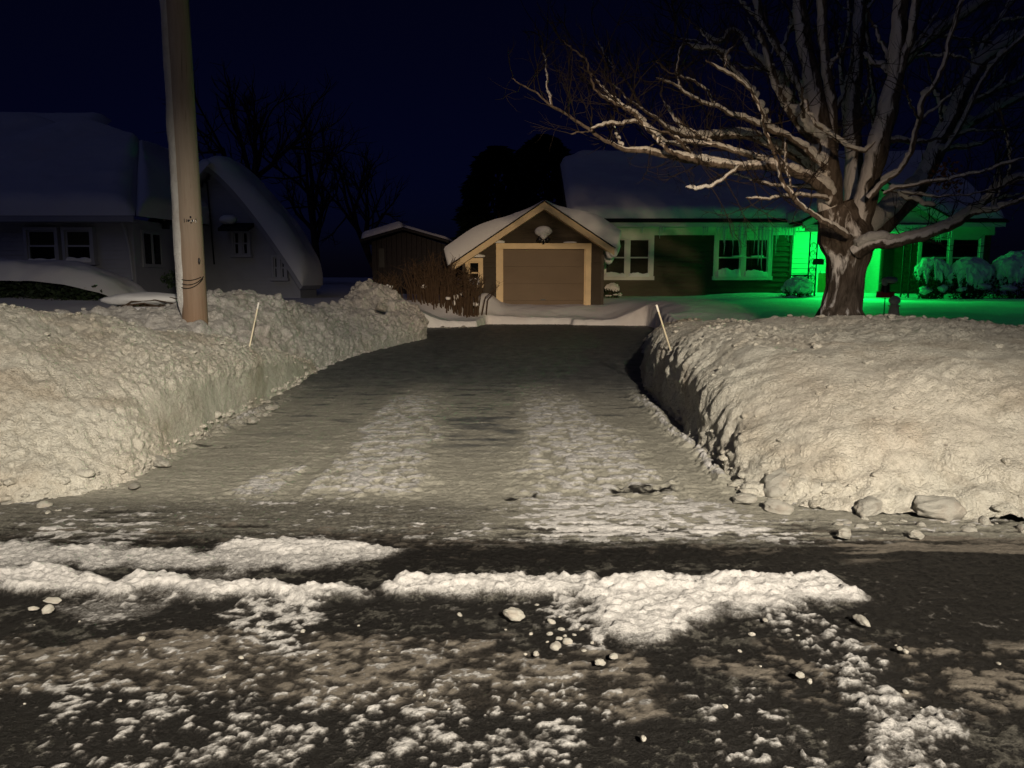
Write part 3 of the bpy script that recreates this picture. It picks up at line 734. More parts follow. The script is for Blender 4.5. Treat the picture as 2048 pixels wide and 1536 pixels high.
def window(parent, x0, x1, z0, z1, y, units, trim, tw=.13, sill_snow=True, blind=True, mull=.10, snow_h=.14, label=None, curtain=False, fd=.03):
    """double-hung units side by side in one casing, facing -y"""
    fr = MB()
    fr.box(x0, x0 + tw, y - .05, y + fd, z0, z1).box(x1 - tw, x1, y - .05, y + fd, z0, z1)
    fr.box(x0 + tw, x1 - tw, y - .052, y + fd, z1 - tw, z1).box(x0 - .03, x1 + .03, y - .08, y + fd, z0 - .02, z0 + tw * .8)
    xs0, xs1 = x0 + tw, x1 - tw
    w = (xs1 - xs0 - mull * (units - 1)) / units
    for i in range(units - 1):
        fr.box(xs0 + w * (i + 1) + mull * i, xs0 + (w + mull) * (i + 1), y - .048, y + fd, z0 + tw * .8, z1 - tw)
    o = fr.build('window', trim, parent)
    if label: o['label'] = label
    MB().box(xs0, xs1, y + .11, y + .13, z0, z1 - tw).build('dark_backing', M['dark'], o)  # dark sheet standing in for the unlit room behind the glass
    zb, zt = z0 + tw * .8, z1 - tw; zm = (zb + zt) / 2
    for i in range(units):
        a = xs0 + (w + mull) * i; b = a + w
        for lo_, hi_, dy in ((zb, zm + .02, .0), (zm - .02, zt, .03)):
            s = MB(); f = .045
            s.box(a, a + f, y - .02 + dy, y + .01 + dy, lo_, hi_).box(b - f, b, y - .02 + dy, y + .01 + dy, lo_, hi_)
            s.box(a + f, b - f, y - .018 + dy, y + .01 + dy, lo_, lo_ + f).box(a + f, b - f, y - .018 + dy, y + .01 + dy, hi_ - f, hi_)
            s.build('sash', trim, o)
            MB().box(a + f, b - f, y - .006 + dy, y - .002 + dy, lo_ + f, hi_ - f).build('pane', M['glass'], o)
        if blind:
            MB().box(a + .02, b - .02, y + .06, y + .07, zm + random.uniform(-.03, .02), zt).build('blind', M['blind'], o)
        if curtain:
            for k in range(5):
                cx = a + .06 + (w - .12) * k / 4
                MB().box(cx - .05, cx + .04, y + .06, y + .075 + .01 * (k % 2), zb, zt).build('curtain', M['curtain'], o)
        if sill_snow:
            hs = snow_h * random.uniform(.8, 1.2)
            f = lambda U, W, a=a, b=b, z=zb - .02: np.stack([a - .01 + (b - a + .02) * U, y - .085 + .085 * W, np.full_like(U, z)], -1)
            snow_pad('sill_snow', o, f, 40, 12, lambda U, W, hs=hs, i=i: hs * (.45 + 1.1 * fbm(U * 4 + 7 * i + x0, W, None, 3, 5)) * (1 + .4 * W), M['snow'], .05, .0)
    return o

# ------------------------------------------------------------------ garage at the end of the driveway
gar = thing('garage', (1.0, 24, .4), 'small brown garage with snowy gable roof and plain tan door at the driveway end', 'garage')
gx0, gx1, gr, grz = -1.55, 2.92, 1.01, 4.02
sl, sr = .665, .65
lo = lambda z: gr - (grz - .12 - z) / sl
hi = lambda z: gr + (grz - .12 - z) / sr
MB().prism_y([(gx0, .2), (gx1, .2), (gx1, grz - .2 - (gx1 - gr) * sr), (gr, grz - .2), (gx0, grz - .2 - (gr - gx0) * sl)], 24.26, 31).build('wall', M['garage_siding'], gar)
clad(gar, M['garage_siding'], gx0, gx1, .3, 3.85, 24.1, .155, [(-.52, 2.55, 0, 2.78), (-1.5, -.93, 1.38, 2.3)], lo, hi)
for cx in (gx0 - .04, gx1 - .05):
    MB().box(cx, cx + .09, 24.06, 24.13, .3, 2.4).build('corner_board', M['garage_siding'], gar)
tr = MB().box(-.51, -.32, 24.02, 24.14, .35, 2.585).build('door_trim', M['cream'], gar)
MB().box(2.36, 2.54, 24.02, 24.14, .35, 2.585).build('door_trim', M['cream'], gar)
MB().box(-.51, 2.54, 24.018, 24.14, 2.587, 2.765).build('door_trim', M['cream'], gar)
MB().box(-.32, -.285, 24.10, 24.2, .35, 2.585).build('door_jamb', M['cream'], gar)
MB().box(2.325, 2.36, 24.10, 24.2, .35, 2.585).build('door_jamb', M['cream'], gar)
dr = MB()
for k in range(4):
    dr.box(-.285, 2.325, 24.17, 24.21, .4 + k * .545, .4 + (k + 1) * .545 - .004)
dr.build('garage_door', M['door_tan'], gar)
MB().box(.93, 1.09, 24.155, 24.17, .95, .99).build('door_handle', M['black_iron'], gar)
for s, k, ex in ((-1, sl, -1.92), (1, sr, 3.22)):
    dx = abs(ex - gr); ez = grz - dx * k
    n = math.hypot(1, k)
    MB().prism_y([(gr, grz), (ex, ez), (ex, ez - .20), (gr, grz - .22)] if s < 0 else [(ex, ez), (gr, grz), (gr, grz - .22), (ex, ez - .20)], 23.60, 23.64).build('rake_board', M['cream'], gar)
    MB().prism_y([(gr, grz - .20), (ex, ez - .185), (ex, ez - .205), (gr, grz - .222)] if s < 0 else [(ex, ez - .185), (gr, grz - .20), (gr, grz - .222), (ex, ez - .205)], 23.645, 24.1).build('soffit', M['cream'], gar)
    MB().prism_y([(gr, grz + .03), (ex + s * .03, ez + .03), (ex + s * .03, ez + .002), (gr, grz + .002)] if s < 0 else [(ex + s * .03, ez + .03), (gr, grz + .03), (gr, grz + .002), (ex + s * .03, ez + .002)], 23.57, 31.2).build('roof', M['shingle'], gar)
    f = (lambda U, W, s=s, k=k, ex=ex: np.stack([gr + (ex + s * .12 - gr) * U, 23.62 + 7.6 * W, grz + .032 - np.abs(ex + s * .12 - gr) * U * k + .02], -1))
    snow_pad('roof_snow', gar, f, 60, 70, lambda U, W, s=s: (.03 + .50 * ss(0, .75, U)) * (1 + .12 * np.sin(W * 9)), M['snow'], .10, .05, 3 + s)
# snow hanging off the right-hand eave
m = MB()
for k in range(9):
    m.blob((3.22 + random.uniform(-.05, .12), 23.8 + k * .22, 2.68 - random.uniform(0, .2)), (.20, .17, random.uniform(.22, .42)), 2, .3, k)
m.build('eave_snow', M['snow'], gar, True)
window(gar, -1.5, -.93, 1.38, 2.3, 24.1, 1, M['cream'], .11, True, False, label='small garage side window half hidden by the bare shrub')
m = MB().blob((-1.2, 24.0, 2.36), (.36, .1, .07), 2, .2, 4, -.5); m.build('trim_snow', M['snow'], gar, True)
m = MB().blob((-.42, 24.0, 2.80), (.20, .09, .06), 2, .2, 5, -.5).blob((1.85, 24.0, 2.79), (.22, .08, .035), 2, .2, 6, -.5); m.build('trim_snow', M['snow'], gar, True)
fl = MB().tube([(1.0, 24.09, 2.86), (1.0, 23.98, 2.86)], .07, 12).build('floodlight', M['black_plastic'], gar)
for s in (-1, 1):
    MB().tube([(1.0, 23.97, 2.88), (1.0 + s * .07, 23.90, 2.93)], .02, 8).tube([(1.0 + s * .05, 23.95, 2.95), (1.0 + s * .10, 23.86, 2.90), (1.0 + s * .15, 23.78, 2.84)], [.045, .065, .085], 12).build('lamp_head', M['black_plastic'], fl, True)
MB().tube([(1.0, 23.98, 2.84), (1.0, 23.93, 2.74)], .035, 8).build('sensor', M['black_plastic'], fl)
MB().blob((.99, 23.88, 3.13), (.27, .17, .17), 3, .12, 9).blob((1.0, 23.86, 3.0), (.13, .12, .12), 2, .1, 10).build('snow_cap', M['snow'], fl, True)

# ------------------------------------------------------------------ the house beside it
hs = thing('house', (9.7, 27, .6), 'long low olive house with white trim, icicles and a porch lit bright green', 'house')
WL = (2.2, 10.12); WR = (13.35, 17.25); EZ = 3.58
W1 = (3.22, 5.12, 1.62, 3.22); W2 = (7.28, 9.40, 1.62, 3.22); W3 = (14.65, 17.0, 1.62, 3.2)
MB().box(WL[0], WL[1], 27.15, 33, .3, 3.6).box(WL[1], WR[0], 28.37, 33, .3, 3.6).box(WR[0], WR[1], 27.15, 33, .3, 3.6).build('wall', M['siding'], hs)
clad(hs, M['siding'], WL[0], WL[1], .45, 3.2, 27.13, .182, [W1, W2])
clad(hs, M['siding'], WR[0], WR[1], .45, 3.2, 27.13, .182, [W3])
M['porch_siding'] = m_plain('pale_porch_siding', (.55, .50, .42), .55, .3, .08, 3, .1, 60, (1, 1, 6))
clad(hs, M['porch_siding'], WL[1], WR[0], .95, 3.4, 28.35, .182, [(11.5, 12.75, .9, 3.1)])
MB().box(10.12, 10.14, 27.16, 28.33, .9, 3.4).build('porch_side_wall', M['porch_siding'], hs)
MB().box(13.33, 13.35, 27.16, 28.33, .9, 3.4).build('porch_side_wall', M['porch_siding'], hs)
for x in (2.2, 10.03, 13.36, 17.16):
    MB().box(x, x + .09, 27.09, 27.14, .45, 3.2).build('corner_board', M['siding'], hs)
MB().box(2.1, 10.2, 27.08, 27.14, 3.2, 3.56).box(13.3, 17.35, 27.08, 27.14, 3.2, 3.56).build('frieze_board', M['white_trim'], hs)
MB().box(2.0, 17.4, 26.62, 27.09, 3.545, 3.58).build('soffit', M['white_trim'], hs)
MB().box(2.0, 10.0, 26.585, 26.618, 3.46, 3.64).box(14.6, 17.4, 26.585, 26.618, 3.46, 3.64).build('fascia', M['white_trim'], hs)
MB().prism_x([(26.56, 3.645), (31.6, 6.30), (31.6, 6.26), (26.56, 3.605)], 1.95, 17.5).prism_x([(31.6, 6.30), (36.5, 3.7), (36.5, 3.66), (31.6, 6.26)], 1.95, 17.5).build('roof', M['shingle'], hs)
MB().prism_x([(27.2, 3.6), (31.6, 5.9), (36, 3.6)], 2.22, 2.3).build('gable_wall', M['siding'], hs)
snow_pad('roof_snow', hs, quad_fn((2.0, 26.7, 3.76), (17.45, 26.7, 3.76), (17.45, 31.75, 6.40), (2.0, 31.75, 6.40)), 150, 60, lambda U, W: .30 + .10 * ss(.0, .4, W) + .18 * ss(.02, .06, U) * ss(.75, .95, W) , M['snow'], .35, .09, 8)
window(hs, *W1[:2], *W1[2:], 27.12, 2, M['white_trim'], .15, True, True, .13, .10)
window(hs, *W2[:2], *W2[2:], 27.12, 2, M['white_trim'], .15, True, False, .16, .20, curtain=True)
window(hs, *W3[:2], *W3[2:], 27.12, 2, M['white_trim'], .12, False, True, .12)
MB().blob((8.2, 27.06, 2.45), (.28, .05, .03), 2, .2, 4).blob((8.85, 27.06, 2.45), (.25, .05, .03), 2, .2, 5).build('sash_snow', M['snow'], hs, True)
# entry porch: gabled roof on two wrought-iron posts
pr, pz = 12.35, 4.86
for s, ex in ((-1, 9.75), (1, 14.95)):
    k = (pz - 3.52) / abs(ex - pr); ez = 3.52
    q = [(pr, pz), (ex, ez), (ex, ez - .22), (pr, pz - .25)]
    if s > 0: q = [q[1], q[0], q[3], q[2]]
    MB().prism_y(q, 25.30, 25.34).build('porch_rake_board', M['white_trim'], hs)
    q = [(pr, pz + .04), (ex, ez + .04), (ex, ez + .004), (pr, pz + .004)]
    if s > 0: q = [q[1], q[0], q[3], q[2]]
    MB().prism_y(q, 25.26, 29.6).build('porch_roof', M['shingle'], hs)
    f = (lambda U, W, ex=ex, s=s: np.stack([pr + (ex + s * .06 - pr) * U, 25.32 + 4.2 * W, pz + .06 - (pz - 3.52) * U], -1))
    snow_pad('porch_snow', hs, f, 40, 50, lambda U, W: .10 + .24 * ss(0, .5, U), M['snow'], .12, .04, 15 + s)
MB().prism_y([(9.95, 3.50), (14.75, 3.50), (pr, pz - .26)], 25.5, 25.53).build('porch_gable', M['porch_siding'], hs)
MB().box(9.9, 14.8, 25.45, 28.33, 3.42, 3.46).build('porch_ceiling', M['white_trim'], hs)
MB().box(9.9, 14.8, 25.36, 25.49, 3.22, 3.44).build('porch_beam', M['white_trim'], hs)
MB().box(10.0, 13.6, 25.6, 28.33, .3, .95).build('porch_floor', M['stone'], hs)
def iron_post(x, y, z0, z1):
    m = MB()
    for dx in (-.13, .13):
        m.box(x + dx - .017, x + dx + .017, y - .017, y + .017, z0, z1)
    z = z0 + .18; i = 0
    while z < z1 - .2:
        c = [(x + .10 * math.cos(a) * (1 if i % 2 else -1), y, z + .12 * math.sin(a)) for a in np.linspace(-.3, 4.4, 12)]
        m.tube(c, .011, 5)
        c = [(x + .05 * math.cos(a) * (-1 if i % 2 else 1), y, z + .03 + .06 * math.sin(a)) for a in np.linspace(0, 5.2, 10)]
        m.tube(c, .009, 5)
        z += .27; i += 1
    return m.build('porch_post', M['black_iron'], hs)
iron_post(10.28, 25.62, .95, 3.22); iron_post(13.5, 25.62, .95, 3.22)
m = MB()
for k in range(9):
    m.box(10.12 + .0 * k - .012, 10.144, 25.8 + k * .14, 25.824 + k * .14, .95, 1.75)
m.box(10.10, 10.16, 25.7, 27.1, 1.75, 1.79)
for k in range(8):
    m.box(9.72 + k * .075, 9.738 + k * .075, 25.60, 25.618, 1.0, 1.72)
m.box(9.68, 10.28, 25.59, 25.63, 1.72, 1.76)
m.build('porch_railing', M['black_iron'], hs)
dfr = MB().box(11.5, 11.58, 28.27, 28.36, .95, 3.1).box(12.67, 12.75, 28.27, 28.36, .95, 3.1).box(11.58, 12.67, 28.268, 28.36, 3.0, 3.1).build('front_door', M['white_trim'], hs)
MB().box(11.58, 12.67, 28.31, 28.36, .95, 1.86).build('lower_panel', M['door_wood'], dfr)
MB().box(11.58, 12.67, 28.30, 28.36, 1.86, 1.93).build('rail', M['white_trim'], dfr)
MB().box(11.58, 12.67, 28.32, 28.36, 1.93, 3.0).build('upper_panel', M['porch_siding'], dfr)
MB().blob((11.66, 28.28, 1.9), (.03, .04, .05), 1, 0).build('handle', M['steel'], dfr)
MB().box(13.42, 13.78, 27.07, 27.10, 1.5, 3.1).build('shutter', M['black_plastic'], hs)

mb = thing('mailbox', (10.42, 25.55, 2.0), 'small black mailbox hung on the iron porch post left of the tree', 'mailbox')
MB().prism_y([(10.26, 2.12), (10.60, 2.12), (10.60, 2.26), (10.54, 2.32), (10.32, 2.32), (10.26, 2.26)], 25.46, 25.58).build('box', M['black_iron'], mb)
MB().box(10.25, 10.61, 25.44, 25.457, 2.27, 2.30).build('lid', M['black_iron'], mb)
lp = thing('porch_lamp', (11.5, 26.75, 3.42), 'green glowing lamp hanging under the porch roof behind the tree trunk', 'lamp')
MB().tube([(11.5, 26.75, 3.42), (11.5, 26.75, 3.40)], .08, 14).tube([(11.5, 26.75, 3.40), (11.5, 26.75, 3.28)], .012, 6).build('mount', M['black_iron'], lp)
MB().blob((11.5, 26.75, 3.2), (.06, .06, .08), 2, 0).build('bulb', M['bulb'], lp, True)
g1 = lamp('green_bulb_light', 'POINT', (11.5, 26.75, 3.06), None, GREEN, 165, .07)
g2 = lamp('green_yard_fill', 'SPOT', (11.5, 25.9, 3.15), (9.8, 17, -.6), GREEN, 1150, .08, 100, 1.0)  # added spot without a fixture, lifts the bulb's green on the yard

# icicles under the eaves
ice_meshes = []
for k in range(6):
    L = 1.0; pts = [(random.uniform(-.04, .04) * (i / 6), random.uniform(-.04, .04) * (i / 6), -L * i / 6) for i in range(7)]
    ice_meshes.append(MB().tube(pts, [.085 * (1 - i / 6.3) ** .8 * random.uniform(.8, 1.2) for i in range(7)], 7).mesh('icicle', M['ice'], True))
def icicle(x, y, z, L, r, lab, grp):
    o = bpy.data.objects.new('icicle', random.choice(ice_meshes)); COL.objects.link(o)
    o.location = (x, y, z); o.scale = (r, r, L); o.rotation_euler.z = random.uniform(0, 6)
    tag(o, lab, 'icicle', grp)
for x, L in [(4.6, .22), (5.22, .42), (5.3, .3), (5.4, .2), (6.75, .34), (6.82, .2), (6.9, .26), (7.25, .3)]:
    icicle(x, 26.6, 3.46, L, .32, 'thin icicle under the white fascia near the left house window', 'icicles along the left part of the eave')
for k in range(34):
    x = 7.35 + k * .083 + random.uniform(-.03, .03)
    icicle(x, 26.6 + random.uniform(-.03, .01), 3.46, random.choice([.16, .22, .28, .3, .38, .5, .62, .95]) * random.uniform(.8, 1.15), random.uniform(.28, .5), 'green lit icicle hanging above the window beside the porch', 'icicles above the window beside the porch')
for x, L in [(8.05, 1.0), (8.72, 1.35), (8.85, 1.5), (9.18, 1.4)]:
    icicle(x, 26.58, 3.46, L, .5, 'long green lit icicle reaching down in front of the window panes', 'long icicles in front of the panes')
for k in range(16):
    icicle(13.5 + k * .085 + random.uniform(-.03, .03), 25.34, 3.3 - random.uniform(0, .05), random.uniform(.15, .5), .35, 'small icicle on the porch edge right of the trunk', 'icicles on the porch edge')

# ------------------------------------------------------------------ white house on the left
lh = thing('house', (-12, 22, 1.5), 'white house with deep rounded snow on its roofs left of the utility pole', 'house')
def wall_strip(name, x0, x1, z0, z1, y, y1, mat=None, gable=None):
    m = MB(); z = z0
    while z < z1:                                            # lapped siding as real relief
        a, b = (x0, x1) if gable is None else (max(x0, gable[0](z + .06)), min(x1, gable[1](z + .06)))
        if b - a > .05:
            m.add([(a, y - .018, z), (b, y - .018, z), (b, y - .002, z + .118), (a, y - .002, z + .118), (a, y1, z), (b, y1, z), (b, y1, z + .118), (a, y1, z + .118)],
                  [(0, 1, 2, 3), (5, 4, 7, 6), (4, 5, 1, 0), (3, 2, 6, 7), (4, 0, 3, 7), (1, 5, 6, 2)])
        z += .118
    return m.build(name, mat or M['white_siding'], lh)
wall_strip('wall', -21, -10.05, 1.2, 3.2, 20.0, 24.0)
wall_strip('gable_wall', -12.5, -6.9, 1.0, 4.95, 24.3, 26.3, None, (lambda z: -9.5 - (5.0 - z) / 1.1, lambda z: -9.75 + 3.0 * (max(5.16 - z, 0) / 3.8) ** .752 - .03))
for x0, x1 in ((-12.86, -11.96), (-11.86, -11.03)):
    window(lh, x0, x1, 2.02, 2.98, 19.845, 1, M['white_siding'], .08, True, True, snow_h=.10, fd=.14)
MB().box(-21, -9.8, 19.55, 19.6, 3.10, 3.24).build('fascia', M['white_siding'], lh)
MB().box(-21, -9.8, 19.6, 20.0, 3.11, 3.13).build('soffit', M['white_siding'], lh)
MB().tube([(-10.3, 19.93, 3.1), (-10.22, 19.9, 2.9), (-10.15, 19.92, 2.4), (-10.12, 19.93, 1.6)], .045, 8).build('downspout', M['white_siding'], lh)
# windows in the side wall of the wing (it faces +x)
def side_window(x, y0, y1, z0, z1, units):
    fr = MB(); t = .09
    fr.box(x, x + .05, y0, y0 + t, z0, z1).box(x, x + .05, y1 - t, y1, z0, z1).box(x, x + .052, y0 + t, y1 - t, z1 - t, z1).box(x, x + .06, y0 + t, y1 - t, z0, z0 + t)
    if units == 2: fr.box(x, x + .048, (y0 + y1) / 2 - t / 2, (y0 + y1) / 2 + t / 2, z0 + t, z1 - t)
    o = fr.build('window', M['white_siding'], lh)
    MB().box(x + .004, x + .010, y0 + t, y1 - t, z0 + t, z1 - t).build('dark_backing', M['dark'], o)  # dark sheet put in for the shade of the room
    MB().box(x + .020, x + .024, y0 + t, y1 - t, z0 + t, z1 - t).build('pane', M['glass'], o)
side_window(-10.045, 20.35, 21.5, 1.95, 2.95, 2)
MB().box(-10.0, -9.85, 21.55, 21.7, 3.05, 3.3).build('wall_lamp', M['black_iron'], lh)
MB().blob((-9.92, 21.6, 3.36), (.10, .09, .10), 2, .2, 3).build('lamp_snow', M['snow'], lh, True)
window(lh, -9.0, -8.4, 2.35, 3.2, 24.145, 2, M['white_siding'], .07, False, False, fd=.14)
aw = MB().prism_x([(23.7, 3.22), (24.27, 3.42), (24.27, 3.30), (23.7, 3.12)], -9.25, -8.3).build('awning', M['shingle'], lh)
MB().blob((-9.0, 23.95, 3.5), (.28, .2, .16), 2, .2, 6).build('awning_snow', M['snow'], lh, True)
window(lh, -7.75, -7.25, 1.6, 2.4, 24.145, 2, M['white_siding'], .07, False, False, fd=.14)
MB().tube([(-9.72, 24.22, 4.75), (-9.66, 24.2, 3.4), (-9.62, 24.2, 2.1)], .025, 6).build('service_cable', M['black_plastic'], lh)
gc = [(-9.75 + 3.0 * u, 5.22 - 3.8 * u ** 1.33) for u in np.linspace(0, 1, 14)]
MB().prism_y([(x, z) for x, z in gc[::-1]] + [(-13.0, 1.3), (-13.0, 1.15), (-9.75, 4.98)] + [(x - .10, z - .13) for x, z in gc[1:]], 24.1, 26.5).build('roof', M['white_siding'], lh)
f = lambda U, W: np.stack([-9.75 + 3.0 * U, 23.98 + 2.7 * W, 5.22 - 3.8 * U ** 1.33], -1)
snow_pad('roof_snow', lh, f, 60, 60, lambda U, W: .50 + .12 * ss(.1, .5, U) + .04 * np.sin(U * 11), M['snow'], .6, .12, 21)
f = lambda U, W: np.stack([-13.0 + 3.6 * U, 23.75 + 2.9 * W, 1.5 + 3.72 * U], -1)
snow_pad('roof_snow', lh, f, 40, 40, .40, M['snow'], .4, .06, 22)
snow_pad('roof_snow', lh, quad_fn((-21.5, 19.55, 3.25), (-9.75, 19.55, 3.25), (-12.1, 25.0, 5.95), (-16.4, 26.2, 7.0)), 110, 60, lambda U, W: .42 + .22 * np.exp(-((U - .60) / .2) ** 2) * W - .25 * np.exp(-((U - .33) / .10) ** 2) * ss(.6, 1, W), M['snow'], .5, .10, 23)
snow_pad('roof_snow', lh, quad_fn((-9.75, 19.6, 3.25), (-9.75, 25.4, 3.4), (-12.3, 27, 5.9), (-12.3, 24.9, 5.9)), 50, 40, .42, M['snow'], .4, .08, 24)
MB().add([(-21.5, 19.55, 3.24), (-9.75, 19.55, 3.24), (-12.1, 25, 5.9), (-16.4, 26.2, 6.95), (-9.75, 25.4, 3.35), (-12.3, 27, 5.85)], [(0, 1, 2, 3), (1, 4, 5, 2)]).build('roof', M['shingle'], lh)
snow_pad('roof_snow', lh, quad_fn((-34, 23, 3.8), (-15.9, 23.5, 3.9), (-15.6, 30, 7.75), (-34, 30, 7.75)), 80, 40, .42, M['snow'], .5, .08, 25)
MB().box(-34, -16.2, 25, 33, 1, 3.9).build('wall', M['white_siding'], lh)

# ------------------------------------------------------------------ shed in the middle distance
sh = thing('shed', (-4.4, 30, 1.0), 'dark grey garden shed with a thin layer of snow on its low gable roof', 'shed')
m = MB()
for k in range(16):
    x0 = -5.6 + k * .2
    t = lambda x: 3.5 - abs(x + 4.3) * .30
    m.prism_y([(x0, 0.8), (x0 + .185, .8), (x0 + .185, t(x0 + .185)), (x0, t(x0))], 30.0 + .01 * (k % 2), 33)
m.build('wall', M['shed_wood'], sh)
MB().box(-5.32, -5.1, 29.96, 29.995, 2.1, 2.85).build('shutter', M['black_plastic'], sh)
for s, ex in ((-1, -6.0), (1, -2.5)):
    q = [(-4.3, 3.66), (ex, 3.66 - abs(ex + 4.3) * .28), (ex, 3.56 - abs(ex + 4.3) * .28), (-4.3, 3.56)]
    if s > 0: q = [q[1], q[0], q[3], q[2]]
    MB().prism_y(q, 29.7, 33.2).build('roof', M['shingle'], sh)
    f = (lambda U, W, ex=ex: np.stack([-4.3 + (ex + 4.3) * U, 29.75 + 3.4 * W, 3.68 - abs(ex + 4.3) * .28 * U], -1))
    snow_pad('roof_snow', sh, f, 24, 24, lambda U, W, s=s: (.26 if s < 0 else .10) + 0 * U, M['snow'], .25, .03, 30 + s)
# ------------------------------------------------------------------ utility pole
PX, PY = -4.40, 10.3
po = thing('utility_pole', (PX, PY, .8), 'weathered wooden utility pole with wind-packed snow down its left side', 'utility pole')
nz, na = 90, 40
zz = np.linspace(.5, 9.5, nz); an = np.linspace(0, 2 * math.pi, na, endpoint=False)
Z, A = np.meshgrid(zz, an, indexing='ij')
R = (.168 - .0035 * (Z - .8)) * (1 + .03 * (fbm(np.cos(A) * 2.5, np.sin(A) * 2.5, Z * .5, 3, 300) - .5)) - .006 * (fbm(np.cos(A) * 8, np.sin(A) * 8, Z * .35, 3, 301) > .62)
pv = np.stack([PX + R * np.cos(A), PY + R * np.sin(A), Z], -1)
shaft = np_mesh('shaft', pv.reshape(-1, 3), grid_faces(nz, na, True), M['pole'], po)
nz, na = 260, 22
zz = np.linspace(.9, 9.5, nz); an = np.linspace(math.radians(150), math.radians(243), na)
Z, A = np.meshgrid(zz, an, indexing='ij')
wr = (fbm(Z * 1.4, Z * 0, None, 3, 302) - .5) * math.radians(34)
q = (A - an[0]) / (an[-1] - an[0])
A2 = A + wr * (.2 + .8 * q) * ss(3.4, 1.2, Z) + wr * .25
th = .055 * np.sqrt(np.clip(1 - (2 * q - 1) ** 2, 0, 1)) * (.7 + .6 * fbm(Z * 2.2, q * 2, None, 4, 303)) * ss(1.05, 1.5, Z + .4 * (fbm(q * 3, Z * 3, None, 2, 304) - .5))
R = (.165 - .0035 * (Z - .8)) + th - .004
pv = np.stack([PX + R * np.cos(A2), PY + R * np.sin(A2), Z], -1)
np_mesh('stuck_snow', pv.reshape(-1, 3), grid_faces(nz, na), M['limb_snow'], po)
m = MB()
for z0, dz, a0, a1 in ((1.62, .02, 225, 330), (1.55, .10, 240, 345), (1.50, .12, 235, 340)):
    pts = []
    for i in range(14):
        a = math.radians(a0 + (a1 - a0) * i / 13); z = z0 + dz * (i / 13) ** 2 - (.03 * math.sin(i / 13 * 3.1))
        pts.append((PX + .172 * math.cos(a), PY + .172 * math.sin(a), z))
    m.tube(pts, .006, 5)
m.build('wire', M['black_iron'], po)
def on_pole(px, py):
    x, y, z = P(px, py, PY - .16); dx = max(-.16, min(.16, x - PX))
    return PX + dx, PY - math.sqrt(.163 ** 2 - dx * dx) - .004, z
for px, py, w, h in ((369, 441, .010, .05), (373, 441, .008, .04), (377, 441, .03, .028), (380, 434, .022, .028), (383, 441, .03, .03), (381, 445, .016, .02), (388, 440, .010, .05)):
    x, y, z = on_pole(px, py)
    MB().box(x - w / 2, x + w / 2, y - .006, y + .003, z - h / 2, z + h / 2).build('number_tag', M['steel'], po)
x, y, z = on_pole(393, 522); MB().blob((x, y + .004, z), (.022, .012, .05), 2, .2, 1).build('knot', M['black_plastic'], po, True)

# ------------------------------------------------------------------ driveway marker stakes
def stake(a, b, label):
    t = thing('marker_stake', b, label, 'stake', 'driveway marker stakes')
    a = Vector(a); b = Vector(b); d = (b - a).normalized()
    MB().tube([a, a + d * .09], .0135, 8).build('cap', M['white_trim'], t)
    MB().tube([a + d * .09, b + d * .3], .011, 8).build('rod', M['stake'], t)
stake(P(517, 605, 10.1), P(499, 692, 9.9), 'thin pale marker stake leaning right in the left snow bank')
stake(P(1313, 610, 9.1), P(1347, 718, 9.35), 'thin pale marker stake leaning left in the right snow bank')

# ------------------------------------------------------------------ the bare maple
TY = 10.7
tree = thing('maple_tree', (4.72, TY, .8), 'big bare maple tree with snow stuck along its spreading limbs', 'tree')
def wob(pts, amp, s):
    k = np.arange(len(pts))
    r = np.random.default_rng(s)
    ph = r.uniform(0, 6, 6)
    o = np.stack([np.sin(k * .9 + ph[i]) * .5 + np.sin(k * .37 + ph[i + 3]) for i in range(3)], 1)
    return pts + o * amp
def sweep(pts, rad, n, flute=0.0, s=0):
    """tube as arrays: points, faces and outward normals"""
    m = len(pts); T = np.gradient(pts, axis=0); T /= np.linalg.norm(T, axis=1, keepdims=True) + 1e-9
    up = np.array([0, -1.0, 0.02]); V = []; N = []
    for i in range(m):
        a = up - T[i] * up.dot(T[i]); a /= np.linalg.norm(a) + 1e-9; b = np.cross(T[i], a); up = a
        th = np.arange(n) * 2 * math.pi / n
        d = np.cos(th)[:, None] * a + np.sin(th)[:, None] * b
        N.append(d); V.append(pts[i] + d * rad[i])
    V = np.array(V); N = np.array(N)
    if flute:
        f = fbm(N[..., 0] * 3 + s, N[..., 1] * 3, V[..., 2] * .9, 4, 310) - .5
        V = V + N * (f * flute * np.array(rad)[:, None])[..., None]
    return V, N
def close_tip(V, F, n):                                       # collapse the last ring
    V = V.copy(); V[-1] = V[-1].mean(0); return V
twig_v, twig_f, twig_n = [], [], 0
def twig(pts, r0, r1, n=4):
    global twig_n
    pts = np.array(pts); rad = np.linspace(r0, r1, len(pts))
    V, N = sweep(pts, rad, n)
    twig_v.append(V.reshape(-1, 3)); twig_f.append(grid_faces(len(pts), n, True, twig_n)); twig_n += len(pts) * n
rs = np.random.default_rng(11)
def sprout(p, d, L, r, depth):
    k = 7; pts = [np.array(p)]; d = np.array(d, float); d /= np.linalg.norm(d)
    for i in range(k):
        d = d + rs.normal(0, .16, 3) + np.array([0, 0, .05]); d /= np.linalg.norm(d)
        pts.append(pts[-1] + d * L / k)
    twig(pts, r, r * .35)
    if depth:
        for j in range(rs.integers(2, 5)):
            i = rs.integers(2, k); e = pts[min(i + 1, k)] - pts[i]; e /= np.linalg.norm(e) + 1e-9
            sprout(pts[i], e + rs.normal(0, .55, 3), L * rs.uniform(.35, .6), r * .6, depth - 1)
